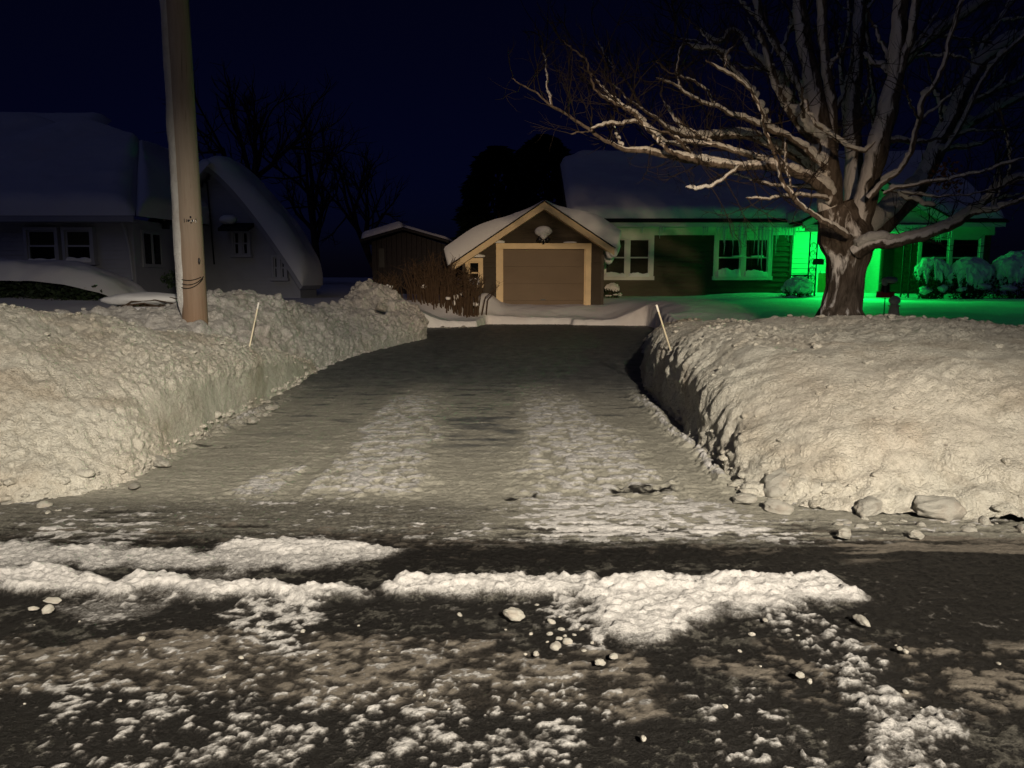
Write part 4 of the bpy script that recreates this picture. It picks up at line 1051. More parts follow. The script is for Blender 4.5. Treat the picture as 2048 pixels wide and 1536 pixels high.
def limb(px, r0, r1, y0, y1, snow=1.0, twigs=6, wobble=.012, seed=0, name='limb', side=(-.45, -.25, .85)):
    """one limb from surveyed directions; y0..y1 is how far it leans towards or away from the road"""
    k = len(px)
    ctrl = [P(x, y, TY + y0 + (y1 - y0) * (i / (k - 1))) for i, (x, y) in enumerate(px)]
    n = 14 * k
    C = wob(catmull(ctrl, n), wobble, seed + 900)
    t = np.linspace(0, 1, n)
    sc = TY / FOC
    rad = (r0 + (r1 - r0) * t ** .85) * sc * (1 + .10 * np.sin(t * 23 + seed) * np.sin(t * 9 + seed))
    ns = 14 if r0 > 8 else 9
    V, N = sweep(C, rad, ns, .25 if r0 > 8 else .1, seed)
    V[-1] = C[-1]
    sd = np.array(side); sd = sd / np.linalg.norm(sd)
    st_ = np.abs(np.gradient(C, axis=0)[:, 2] / (np.linalg.norm(np.gradient(C, axis=0), axis=1) + 1e-9))[:, None]
    up_ = N @ np.array([-.55, -.40, .73]); lf_ = N @ np.array([-.93, -.28, .22])
    tipd = (1 - ss(.5, .75, t) * (r1 < 1.25))[:, None]
    sn = tipd * (np.clip(up_ * (1 - st_) + lf_ * st_, -1, 1) * .85 + .10 + .5 * (fbm(t * 9 + seed, t * 0, None, 3, 318)[:, None] - .5)) * min(1, snow + .15)
    if r0 > 7: V = V + N * (.022 * ss(.42, .62, sn))[..., None]
    o = np_mesh(name, V.reshape(-1, 3), grid_faces(n, ns, True), M['bark'], tree, True, {'stuck_snow': sn.ravel()})
    # snow lying along it, in runs with gaps
    if snow > 0:
        m = 26 * k; D = catmull(C, m); tt = np.linspace(0, 1, m)
        rr = np.interp(tt, t, rad)
        T = np.gradient(D, axis=0); T /= np.linalg.norm(T, axis=1, keepdims=True)
        L = np.linalg.norm(np.diff(D, axis=0), axis=1).sum()
        cov = vnoise(tt * L * 1.7 + seed * 7.7, tt * 0 + seed, None, 320) * .65 + vnoise(tt * L * 5 + seed, tt * 0 + seed, None, 321) * .35
        steep = np.abs(T[:, 2])
        thr = .30 + .22 * ss(.6, .95, steep) - .10 * snow
        c = ss(thr - .05, thr + .16, cov) * ss(0, .05, tt) * ss(1, .93, tt) * ss(.95, .72, steep) * (ss(.80, .55, tt) if r1 < 1.25 else 1)
        lump = .55 + .85 * vnoise(tt * L * 1.3 + seed * 3, tt * 0, None, 322) + .22 * vnoise(tt * L * 4 + seed, tt * 0, None, 323)
        w = (rr * .56 + .014) * snow ** .8 * lump * c * np.minimum(1, .55 + rr * 9)
        w = np.minimum(w, rr * .85 + .030 * snow)
        off = sd[None, :] - T * (T @ sd)[:, None]; off /= np.linalg.norm(off, axis=1, keepdims=True) + 1e-9
        D2 = D + off * (rr * .62 + w * .50)[:, None]
        SV, SN = sweep(D2, np.maximum(w, 1e-4), 10)
        f = fbm(SV[..., 0] * 14, SV[..., 1] * 14, SV[..., 2] * 14, 3, 325) - .5
        SV = SV + SN * (f * np.minimum(.035, w[:, None] * .6))[..., None]
        keep = np.where(c > .03)[0]
        for run in np.split(keep, np.where(np.diff(keep) > 1)[0] + 1):       # every run of snow is a part of its own
            if len(run) < 6: continue
            a, b = max(run[0] - 1, 0), min(run[-1] + 2, m)
            W_ = SV[a:b].copy(); W_[0] = W_[0].mean(0); W_[-1] = W_[-1].mean(0)
            np_mesh('limb_snow', W_.reshape(-1, 3), grid_faces(b - a, 10, True), M['limb_snow'], o)
    for j in range(twigs):
        i = rs.integers(int(n * .25), n - 1)
        d = C[i] - C[i - 1]; d /= np.linalg.norm(d) + 1e-9
        sprout(C[i], d * .6 + rs.normal(0, .6, 3) + np.array([0, 0, .25]), rs.uniform(.35, .95), rs.uniform(.0045, .009), 2 if rs.random() < .5 else 1)
    return o
# trunk: flaring foot, leaning slightly, ridged
ctrl = [P(1680, 655, TY), P(1682, 620, TY), P(1689, 580, TY), P(1692, 540, TY), P(1696, 505, TY), P(1690, 470, TY), P(1682, 440, TY), P(1672, 410, TY)]
C = catmull(ctrl, 110); t = np.linspace(0, 1, 110)
rad = np.interp(t, [0, .07, .16, .3, .5, .62, .74, .86, 1], [.46, .35, .275, .25, .27, .325, .37, .32, .24])
V, N = sweep(C, rad, 72, 0)
A = np.arctan2(N[..., 1], N[..., 0])
f = fbm(np.cos(A) * 5, np.sin(A) * 5, V[..., 2] * 1.6, 4, 330)
rid = np.abs(fbm(np.cos(A) * 7, np.sin(A) * 7, V[..., 2] * 2.2, 3, 331) - .5) * 2
lob = np.cos(A * 5 + .6) * .09 * ss(.25, .0, t)[:, None]
patch = fbm(np.cos(A) * 1.6, np.sin(A) * 1.6, V[..., 2] * 2.2, 4, 332)
sn = np.clip((N @ np.array([-.72, -.66, .1])) * .55 + (patch - .5) * 1.5 + .02, 0, 1)
V = V + N * (rad[:, None] * (.16 * (f - .5) + .10 * (rid - .3) + lob) + .03 * ss(.35, .6, sn))[..., None]
np_mesh('trunk', V.reshape(-1, 3), grid_faces(110, 72, True), M['bark'], tree, True, {'stuck_snow': sn.ravel()})
LIMBS = [
 # px path, r0, r1, y0, y1, snow, twigs
 ([(1684, 475), (1664, 410), (1656, 330), (1641, 250), (1628, 170), (1612, 90), (1603, 30), (1598, -40)], 34, 12, 0, .3, .9, 6),
 ([(1660, 275), (1640, 235), (1611, 193), (1570, 112), (1532, 54), (1512, -5), (1495, -60)], 17, 8, .1, .6, .8, 6),
 ([(1662, 300), (1667, 225), (1657, 150), (1647, 60), (1645, -40)], 15, 10, .2, -.1, 1.0, 4),
 ([(1690, 480), (1704, 430), (1710, 345), (1707, 240), (1710, 168), (1718, 99), (1721, 40), (1722, -40)], 24, 10, .1, .7, 1.3, 4),
 ([(1700, 490), (1722, 440), (1742, 360), (1760, 285), (1776, 225), (1793, 150), (1797, 90), (1808, -40)], 30, 13, -.1, -.3, .8, 5),
 ([(1790, 175), (1812, 110), (1826, 60), (1836, -40)], 12, 8, -.25, -.5, .9, 3),
 ([(1712, 500), (1745, 470), (1794, 424), (1836, 375), (1862, 328), (1900, 240), (1955, 140), (2020, 88), (2090, 40)], 30, 9, .1, .8, 1.3, 8),
 ([(1715, 505), (1742, 488), (1794, 484), (1848, 470), (1915, 445), (1968, 405), (2010, 366), (2080, 345)], 20, 5, -.3, -1.3, 1.0, 6),
 ([(1950, 425), (1985, 420), (2040, 400), (2100, 380)], 7, 4, -1.1, -1.5, 1.2, 3),
 ([(1735, 395), (1775, 358), (1804, 334), (1822, 300), (1838, 240), (1848, 195), (1880, 150), (1903, 66), (1935, -30)], 9, 5, -.5, -1.2, 1.2, 6),
 ([(1858, 335), (1880, 298), (1929, 258), (1989, 222), (2060, 188)], 13, 8, .5, 1.2, 1.9, 6),
 ([(1770, 385), (1803, 374), (1869, 362), (1959, 344), (2060, 310)], 5, 3, -.8, -1.6, .9, 5),
 ([(1780, 378), (1822, 398), (1870, 414)], 6, 3, -.7, -1.0, 1.6, 2),
 ([(1800, 380), (1830, 388), (1880, 392), (1960, 384), (2060, 355)], 3.2, 2, -.8, -1.5, .7, 5),
 ([(1797, 145), (1828, 110), (1870, 72), (1917, 39), (1990, -10)], 10, 8, .1, .8, 2.1, 5),
 ([(1868, 318), (1910, 270), (1945, 200), (1985, 130), (2060, 60)], 9, 6, .4, .1, 1.3, 6),
 ([(1895, 250), (1930, 215), (1975, 190), (2060, 150)], 7, 5, .6, 1.2, 1.4, 6),
 ([(1900, 235), (1935, 165), (1965, 95), (2000, 40), (2040, -20)], 9, 6, .7, .9, 1.2, 6),
 ([(1610, 200), (1625, 238), (1650, 262), (1690, 289), (1725, 302), (1752, 284)], 6, 3.5, -.6, -.8, 1.3, 3),
 # left side
 ([(1668, 405), (1640, 372), (1605, 352), (1547, 333), (1479, 334), (1397, 323), (1342, 314), (1301, 304), (1246, 298), (1222, 287), (1186, 265), (1153, 241), (1104, 211), (1068, 183), (1022, 156)], 15, 1.4, -.1, -1.2, 1.15, 14),
 ([(1664, 395), (1636, 366), (1570, 338), (1489, 309), (1440, 294), (1396, 287), (1364, 283)], 13, 3, 0, -.4, 1.25, 7),
 ([(1400, 322), (1342, 304), (1309, 271), (1279, 241), (1265, 224), (1232, 207), (1197, 186), (1180, 153), (1175, 123), (1153, 104), (1123, 79)], 8, 1.4, -.75, -1.4, .9, 10),
 ([(1660, 370), (1610, 325), (1540, 290), (1490, 272), (1438, 273), (1383, 272), (1342, 260), (1315, 238), (1287, 219), (1268, 189), (1252, 161), (1232, 137), (1205, 122)], 16, 1.6, .3, 1.3, 1.7, 12),
 ([(1655, 340), (1590, 282), (1533, 257), (1500, 241), (1465, 230), (1432, 213), (1397, 202), (1361, 178), (1339, 164), (1312, 155)], 9, 2, -.1, -.5, 1.3, 7),
 ([(1654, 335), (1590, 290), (1548, 262), (1531, 232), (1518, 205), (1498, 175), (1470, 148), (1454, 118), (1438, 101), (1397, 97), (1366, 86)], 9, 3, .1, -.2, 1.5, 7),
 ([(1650, 320), (1625, 262), (1590, 200), (1547, 148), (1514, 115), (1492, 82), (1465, 60), (1438, 84), (1385, 52)], 12, 3, .5, .9, 1.8, 6),
 ([(1652, 330), (1634, 285), (1606, 258), (1576, 212), (1552, 165), (1540, 120), (1520, 60)], 19, 6, .1, -.2, 1.9, 5),
 ([(1700, 475), (1672, 458), (1630, 432), (1591, 401), (1564, 359), (1549, 305), (1531, 264), (1522, 222), (1495, 174), (1450, 144), (1410, 120)], 8, 2, -.5, -1.6, .9, 9),
 ([(1655, 398), (1620, 392), (1579, 392), (1528, 398), (1490, 394)], 4.5, 2, -.2, -.7, 1.0, 4),
 ([(1650, 382), (1600, 374), (1549, 370), (1500, 358), (1462, 347)], 5, 2.4, .1, .5, 1.2, 4),
 ([(1480, 332), (1455, 352), (1425, 372), (1388, 378), (1372, 374)], 3.2, 2, -.8, -.9, 1.5, 3),
 ([(1345, 98), (1352, 60), (1346, 10), (1340, -40)], 4.5, 3, .8, .9, 0, 8),
 ([(1369, 90), (1350, 130), (1362, 170), (1385, 200)], 3.5, 2, .5, .2, 0, 4),
 ([(1270, 222), (1285, 240), (1330, 282), (1372, 295)], 4, 3, 1.0, .6, 1.3, 4),
 ([(1260, 150), (1290, 126), (1326, 122), (1360, 140), (1390, 185)], 2.2, 1.4, 1.2, .6, 0, 6),
 ([(1700, 340), (1690, 230), (1684, 120), (1700, 40), (1690, -40)], 9, 6, .9, 1.3, 1.0, 4),
 ([(1745, 340), (1750, 250), (1744, 150), (1735, 60), (1740, -40)], 8, 6, .7, 1.0, .8, 4),
 ([(1560, 110), (1580, 60), (1612, 30), (1630, -30)], 7, 5, .4, .6, 1.4, 4),
]
for i, (px, r0, r1, y0, y1, sw, tw) in enumerate(LIMBS):
    q = .80 if r0 > 20 else .66
    limb(px, r0 * q, r1 * q, y0, y1, sw, int(tw * 2.2) + 2, .006 if r0 > 8 else .009, i + 1)
rb = np.random.default_rng(23)
for i, (px, r0, r1, y0, y1, sw, tw) in enumerate(LIMBS):      # side branches, each with its own snow
    if r0 < 7: continue
    for j in range(3 if r0 > 11 else 2):
        k = rb.integers(max(1, len(px) // 3), len(px) - 1); f = k / (len(px) - 1)
        (ax, ay), (bx, by) = px[k], px[k + 1]
        a = math.atan2(by - ay, bx - ax) + rb.choice([-1, 1]) * rb.uniform(.35, .95)
        if math.sin(a) > .25: a = -abs(a) * .5 if bx > ax else math.pi + .25
        L = rb.uniform(70, 170); rr = (r0 + (r1 - r0) * f) * rb.uniform(.28, .42); pts = [(ax, ay)]
        for q in range(4):
            a += rb.normal(0, .22) - .06 * math.cos(a)
            pts.append((pts[-1][0] + math.cos(a) * L / 4, pts[-1][1] + math.sin(a) * L / 4))
        yb = y0 + (y1 - y0) * f
        limb(pts, max(rr, 2.2), 1.2, yb, yb + rb.uniform(-.7, .7), .9, 4, .008, 100 + i * 3 + j, 'branch')
for k in range(110):                                          # loose upper twigs against the sky
    x, y = rs.uniform(1120, 2060), rs.uniform(-60, 330)
    if x < 1360 and rs.random() < .35: continue
    p = P(x, y, TY + rs.uniform(-.4, 1.8))
    d = np.array(p) - np.array([4.7, 10.8, 1.5])
    sprout(p, d / np.linalg.norm(d) + rs.normal(0, .3, 3), rs.uniform(.4, 1.0), rs.uniform(.004, .007), 1)
tw = np_mesh('twigs', np.concatenate(twig_v), np.concatenate(twig_f), M['twig'], tree, True)
tag(tw, kind='stuff')
m = MB()
for k in range(70):
    c = P(rs.normal(1895, 16), rs.normal(352, 18), TY - .6 + rs.uniform(-.2, .2))
    a, e = rs.uniform(0, 6, 2); s = rs.uniform(.02, .04)
    u = Vector((math.cos(a), math.sin(a), rs.uniform(-.6, .6))) * s; v = Vector((-math.sin(a), math.cos(a), rs.uniform(-1.2, .2))) * s
    c = Vector(c)
    m.add([c - u, c + v * .6, c + u, c - v, c - v * .2 + Vector((0, 0, -s))], [(0, 1, 4), (1, 2, 4), (2, 3, 4), (3, 0, 4)])
tag(m.build('dead_leaves', M['dead_leaf'], tree), kind='stuff')

# ------------------------------------------------------------------ garden ornaments behind the right bank
fd = thing('bird_feeder', (6.8, 13.5, .8), 'small red bird feeder on a thin rod, capped with snow, right of the tree', 'bird feeder')
def F(px, py): return P(px, py, 13.5)
fx = F(1771, 590)[0]
MB().tube([(fx, 13.5, .6), (fx, 13.5, F(0, 594)[2])], .010, 6).build('rod', M['black_iron'], fd)
z0, z1, z2 = F(0, 595)[2], F(0, 585)[2], F(0, 567)[2]
MB().box(fx - .12, fx + .12, 13.40, 13.60, z0, z0 + .03).box(fx - .115, fx - .10, 13.40, 13.60, z0 + .03, z1 + .02).box(fx + .10, fx + .115, 13.40, 13.60, z0 + .03, z1 + .02).box(fx - .10, fx + .10, 13.59, 13.60, z0 + .03, z1).box(fx - .10, fx + .10, 13.40, 13.41, z0 + .03, z1).build('tray', M['red'], fd)
MB().tube([(fx - .01, 13.5, z0 + .03), (fx, 13.5, z2 + .02)], [.085, .062], 14).build('seed_tube', M['black_plastic'], fd)
MB().tube([(fx + .01, 13.5, z2 - .01), (fx + .01, 13.5, z2 + .03)], [.13, .06], 14).build('lid', M['red'], fd)
MB().blob((fx + .045, 13.46, z2 + .06), (.135, .12, .065), 3, .12, 4).blob((fx - .05, 13.44, z2 + .02), (.06, .06, .06), 2, .1, 5).build('snow_cap', M['limb_snow'], fd, True)
gl = thing('garden_ornament', (7.0, 13.4, .8), 'little pale lighthouse shaped garden ornament capped with snow beside the bird feeder', 'ornament')
ox = P(1789, 610, 13.4)[0]; zb = P(0, 634, 13.4)[2]; zt = P(0, 594, 13.4)[2]; H = zt - zb
prof = [(0, .118), (.05, .118), (.08, .10), (.45, .078), (.52, .078), (.54, .10), (.58, .10), (.60, .072)]
MB().tube([(ox, 13.4, zb + H * t) for t, r in prof], [r for t, r in prof], 18).build('tower', M['stone'], gl, True)
MB().tube([(ox, 13.4, zb + H * .60), (ox, 13.4, zb + H * .68)], .068, 14).build('lantern', M['stone'], gl)
MB().blob((ox, 13.4, zb + H * .83), (.10, .10, .085), 3, .06, 3).build('snow_cap', M['limb_snow'], gl, True)
MB().tube([(ox, 13.4, .5), (ox, 13.4, zb)], .09, 10).build('foot', M['stone'], gl)

# ------------------------------------------------------------------ shrubs
def leaf_cloud(parent, c, r, n, size, mat, seed, zlo=-1.0, zhi=1.0, shell=.55, name='foliage'):
    g = np.random.default_rng(seed)
    d = g.normal(0, 1, (n * 3, 3)); d /= np.linalg.norm(d, axis=1, keepdims=True)
    d = d[(d[:, 2] > zlo) & (d[:, 2] < zhi)][:n]; n = len(d)
    k = fbm(d[:, 0] * 3 + seed, d[:, 1] * 3, d[:, 2] * 3, 3, 340)
    rr = (shell + (1 - shell) * g.random(n) ** .5) * (.72 + .56 * k)
    p = d * rr[:, None] * np.array(r) + np.array(c)
    a = g.normal(0, 1, (n, 3)); a /= np.linalg.norm(a, axis=1, keepdims=True)
    b = np.cross(a, g.normal(0, 1, (n, 3))); b /= np.linalg.norm(b, axis=1, keepdims=True)
    s = size * g.uniform(.5, 1.3, n)[:, None]
    V = np.stack([p - a * s, p + b * s * .5, p + a * s, p - b * s * .5], 1).reshape(-1, 3)
    return np_mesh(name, V, np.arange(n * 4).reshape(n, 4), mat, parent, False)
def snow_hood(parent, c, r, seed, low=.1, ragged=.5, amp=.22, name='snow_cap'):
    """snow over the top of a bush, running down in ragged tongues between the twigs"""
    nu, nv = 200, 60
    u = np.linspace(0, 2 * math.pi, nu); v = np.linspace(0, 1, nv)
    U, W = np.meshgrid(u, v, indexing='ij')
    lim = math.pi * .5 * (1.0 - low) + ragged * (fbm(np.cos(U) * 4.5 + seed, np.sin(U) * 4.5, None, 4, 350) - .5) * 2.2
    th = W * np.clip(lim, .3, 2.3)
    D = np.stack([np.sin(th) * np.cos(U), np.sin(th) * np.sin(U), np.cos(th)], -1)
    k = fbm(D[..., 0] * 2 + seed, D[..., 1] * 2, D[..., 2] * 2, 4, 351) - .5
    k2 = fbm(D[..., 0] * 7 + seed, D[..., 1] * 7, D[..., 2] * 3, 3, 352) - .5
    rr = 1 + amp * k * 2 + .22 * k2 * ss(.2, .7, W) - .22 * ss(.75, 1.0, W) 
    return np_mesh(name, (D * rr[..., None] * np.array(r) + np.array(c)).reshape(-1, 3), grid_faces(nu, nv), M['snow'], parent)
def snowy_bush(c, r, label, seed, n=1600, leaf=.055, low=.1, ragged=.5, core=True):
    t = thing('snowy_bush', (c[0], c[1], c[2] - r[2]), label, 'bush')
    leaf_cloud(t, c, [q * .96 for q in r], n, leaf, M['bush_leaf'], seed, -1, .75)
    m = MB()
    for k in range(14):
        a = k * 2.4; e = (c[0] + math.cos(a) * r[0] * .7, c[1] + math.sin(a) * r[1] * .7, c[2] + r[2] * .3)
        m.tube([(c[0] + .1 * math.cos(a), c[1] + .1 * math.sin(a), c[2] - r[2]), ((c[0] + e[0]) / 2 + .05, (c[1] + e[1]) / 2, c[2] - r[2] * .3), e], [.02, .014, .006], 5)
    m.build('branches', M['stem'], t)
    snow_hood(t, (c[0], c[1], c[2] + .02), [q * 1.04 for q in r], seed, low, ragged)
    for j in range(3):                                        # pads on lower boughs
        a = -math.pi * (.15 + .33 * j) + .2
        MB().blob((c[0] + math.cos(a) * r[0] * .85, c[1] + math.sin(a) * r[1] * .85, c[2] - r[2] * random.uniform(.1, .5)), (r[0] * random.uniform(.20, .36), r[1] * .25, r[2] * random.uniform(.10, .2)), 3, .75, seed + j).build('bough_snow', M['snow'], t, True)
    return t
snowy_bush((14.15, 25.15, 1.55), (.62, .5, .75), 'green lit bush with bright snow on its twigs just right of the porch post', 41, 1800, .05, .15, .9)
snowy_bush((15.25, 24.9, 1.55), (.75, .6, .78), 'rounded snow laden bush in the middle of the row under the right window', 42, 2000, .05, -.10, .9)
snowy_bush((16.75, 24.7, 1.6), (1.05, .8, .92), 'largest snow laden bush at the far right end under the right window', 43, 2600, .05, -.10, .85)
snowy_bush((9.75, 25.5, 1.22), (.50, .45, .46), 'low ball of a bush under green snow beside the porch railing', 44, 900, .045, -.1, .4)
snowy_bush((3.55, 26.3, 1.15), (.3, .25, .3), 'tiny snow dusted shrub in the corner between the garage and the olive house', 45, 400, .04, .2, .6)
def stem_bush(cx, cy, cz, w, d, h, n, label, seed, clumps=40):
    t = thing('bare_shrub', (cx, cy, cz), label, 'shrub')
    g = np.random.default_rng(seed); m = MB(); s = MB()
    for k in range(n):
        x = cx + g.normal(0, w * .45); y = cy + g.normal(0, d * .4)
        hh = h * g.uniform(.45, 1.0) * (1 - .35 * abs(x - cx) / w); lx = (x - cx) * .35 + g.normal(0, .10)
        pts = [(x, y, cz - .3), (x + lx * .3 + g.normal(0, .03), y, cz + hh * .4), (x + lx * .7 + g.normal(0, .05), y + g.normal(0, .05), cz + hh * .75), (x + lx + g.normal(0, .07), y, cz + hh)]
        m.tube(pts, [.022, .018, .013, .006], 4, False)
        for j in range(2):
            i = g.uniform(.35, .9); p = Vector(pts[1]).lerp(Vector(pts[3]), i)
            m.tube([p, p + Vector((g.normal(0, .10), g.normal(0, .06), .12)), p + Vector((g.normal(0, .18), g.normal(0, .1), .28))], [.008, .006, .003], 3, False)
        if k < clumps:
            p = Vector(pts[0]).lerp(Vector(pts[1]), g.uniform(.6, 1.3))
            s.blob(p, (g.uniform(.04, .12), .06, g.uniform(.03, .09)), 2, .4, k)
    m.build('stems', M['stem'], t)
    s.build('snow_clumps', M['snow'], t, True)
stem_bush(-2.45, 22.9, .85, .95, .5, 1.75, 150, 'wide bare shrub of upright twigs with snow caught in it left of the garage', 51, 3)
stem_bush(-1.35, 22.6, .75, .5, .35, 1.35, 70, 'low bare shrub before the small garage window with snow at its foot', 52, 3)
stem_bush(-3.55, 21.2, 1.2, .3, .3, .6, 26, 'sparse twigs sticking out of the snow at the end of the lumpy bank', 53, 4)
# dark hedge and half-buried shrubs in front of the white house
hd = thing('hedge', (-11.4, 18.0, .9), 'dark hedge under a thick mattress of snow in front of the white house', 'hedge')
for k in range(5):
    leaf_cloud(hd, (-13.2 + k * .70, 18.0 + .05 * k, 1.28 - .02 * k), (.54, .5, .40 + .06 * (k % 2)), 500, .075, M['bush_leaf'], 60 + k, -1, 1, .3)
V = loft([[(-16.51, 17.65, 1.63), (-13.34, 17.59, 1.60), (-11.43, 17.65, 1.57), (-10.16, 17.91, 1.35), (-9.40, 18.16, 1.03)],
          [(-16.51, 17.78, 2.04), (-13.34, 17.78, 2.02), (-11.43, 17.91, 1.98), (-10.16, 18.16, 1.75), (-9.27, 18.54, 1.16)],
          [(-16.51, 18.80, 2.13), (-13.34, 18.80, 2.11), (-11.43, 18.92, 2.06), (-10.16, 19.05, 1.79), (-9.14, 19.18, 1.16)],
          [(-16.51, 20.07, 1.47), (-13.34, 20.07, 1.47), (-11.43, 20.07, 1.47), (-10.16, 20.07, 1.35), (-9.14, 20.07, 0.84)]], 90, 40)
n = normals(V); n = np.where(n[..., 2:3] < 0, -n, n)
V = V + n * ((fbm(V[..., 0] * 1.4, V[..., 1] * 1.4, V[..., 2] * 1.4, 4, 360) - .5) * .25)[..., None]
np_mesh('snow_cap', V.reshape(-1, 3), grid_faces(90, 40), M['snow'], hd)
bs = thing('buried_shrub', (-6.0, 12.6, .9), 'dark flattened shrub arching out of the snow behind the left bank by the pole', 'shrub')
m = MB(); g = np.random.default_rng(70)
for k in range(34):
    x0 = -6.75 + g.uniform(0, .5); w = g.uniform(.6, 1.3); z = 1.0 + g.uniform(0, .26); yy = 12.3 + g.uniform(-.15, .25)
    m.tube([(x0, yy, z - .12), (x0 + w * .25, yy - .03, z + .03), (x0 + w * .6, yy, z + .05 + g.uniform(-.03, .03)), (x0 + w, yy, z - .02)], [.014, .014, .011, .005], 4, False)
m.build('branches', M['stem'], bs)
leaf_cloud(bs, (-6.2, 12.2, 1.02), (.5, .2, .16), 260, .05, M['bush_leaf'], 71, -1, 1, .2)
MB().blob((-6.15, 12.5, 1.28), (.72, .35, .12), 3, .25, 7).blob((-6.0, 12.2, 1.12), (.42, .12, .05), 3, .3, 8).build('snow_cap', M['snow'], bs, True)
tw_ = thing('bare_shrub', (-7.9, 16.5, 1.5), 'small dark tuft of leaves poking from the snow between the hedge and the pole', 'shrub')
leaf_cloud(tw_, (-7.5, 16.5, 1.62), (.26, .2, .2), 160, .06, M['bush_leaf'], 72, -1, 1, .2)

# ------------------------------------------------------------------ trees beyond
def evergreen(x, y, h, w, label, seed, n=5200, z0=.5):
    t = thing('evergreen_tree', (x, y, z0), label, 'tree', 'evergreen trees behind the garage')
    MB().tube([(x, y, z0), (x + .1, y, z0 + h * .5), (x, y, z0 + h * .96)], [.22, .14, .03], 7).build('trunk', M['stem'], t)
    g = np.random.default_rng(seed)
    q = g.random(n) ** .75; a = g.uniform(0, 2 * math.pi, n)
    R = w * (1 - q ** (1.5 if h > 12 else 3.0)) ** (.8 if h > 12 else .6) * (.72 + .28 * np.abs(np.sin(q * 17 + a * 1.5))) * (.70 + .5 * fbm(np.cos(a) * 1.8 + seed, np.sin(a) * 1.8, q * 6, 4, 370)) * g.uniform(.35, 1.05, n) ** .4
    p = np.stack([x + R * np.cos(a), y + R * np.sin(a), z0 + .4 + q * h * .98], 1)
    o = np.stack([np.cos(a), np.sin(a), g.uniform(-.7, .3, n)], 1); b = np.cross(o, g.normal(0, 1, (n, 3))); b /= np.linalg.norm(b, axis=1, keepdims=True)
    s = g.uniform(.20, .5, n)[:, None] * (1.4 if h > 12 else 1)
    V = np.stack([p - b * s * .35, p + o * s, p + b * s * .35, p - o * s * .5], 1).reshape(-1, 3)
    np_mesh('crown', V, np.arange(n * 4).reshape(n, 4), M['conifer'], t, False)
evergreen(-.75, 40, 7.7, 2.5, 'dark rounded evergreen directly behind the garage, the left one of the pair', 81)
evergreen(1.75, 41, 8.5, 2.7, 'dark rounded evergreen directly behind the garage, the right and taller one of the pair', 82, 6500)
def bare_tree(x, y, h, label, seed, z0=.5, spread=.55):
    t = thing('bare_tree', (x, y, z0), label, 'tree')
    g = np.random.default_rng(seed); Vs, Fs, b = [], [], 0
    mt = MB()
    def grow(p, d, L, r, dep):
        nonlocal b
        k = 6; pts = [np.array(p, float)]; d = np.array(d, float)
        for i in range(k):
            d = d + g.normal(0, .10, 3) + np.array([0, 0, .04]); d /= np.linalg.norm(d); pts.append(pts[-1] + d * L / k)
        if dep == 4: mt.tube(pts, list(np.linspace(r, r * .6, k + 1)), 8)
        else:
            V, N = sweep(np.array(pts), np.linspace(r, r * .5, k + 1), 4)
            Vs.append(V.reshape(-1, 3)); Fs.append(grid_faces(k + 1, 4, True, b)); b += (k + 1) * 4
        if dep:
            for j in range(4 if dep < 4 else 7):
                i = g.integers(2 if dep < 4 else 3, k + 1)
                e = d + g.normal(0, spread, 3) + np.array([0, 0, .15])
                grow(pts[i], e / np.linalg.norm(e), L * g.uniform(.45, .72), r * .5, dep - 1)
    grow((x, y, z0), (0, 0, 1), h * .5, h * .022, 4)
    mt.build('trunk', M['stem'], t)
    np_mesh('crown', np.concatenate(Vs), np.concatenate(Fs), M['stem'], t)
bare_tree(-11.5, 44, 12.0, 'faint bare tree against the night sky between the white house and the shed', 91)
bare_tree(-8.0, 47, 10.5, 'faint bare tree against the night sky straight behind the shed', 92)
bare_tree(-14.5, 40, 13.0, 'faint bare tree right behind the snowy gable of the white house', 93)

# ------------------------------------------------------------------ lumps of snow lying about
lump_meshes = []
for k in range(12):
    lump_meshes.append(MB().blob((0, 0, 0), (1, random.uniform(.75, 1), random.uniform(.6, .85)), 2, .42, 20 + k, -.62).mesh('snow_lump', M['chunk'], True))
fine_lumps = [MB().blob((0, 0, 0), (1, .9, .8), 4, .40, 60 + k, -.6).mesh('snow_lump', M['chunk'], True) for k in range(5)]
def lump(x, y, z, r, label, group=None, fine=False, sq=(1, 1, 1), rz=None):
    o = bpy.data.objects.new('snow_lump', random.choice(fine_lumps if fine else lump_meshes)); COL.objects.link(o)
    o.location = (x, y, z + r * .42 * sq[2]); o.scale = (r * sq[0], r * sq[1], r * sq[2]); o.rotation_euler = (random.uniform(-.25, .25), random.uniform(-.25, .25), random.uniform(0, 6.3) if rz is None else rz)
    return tag(o, label, 'snow lump', group)
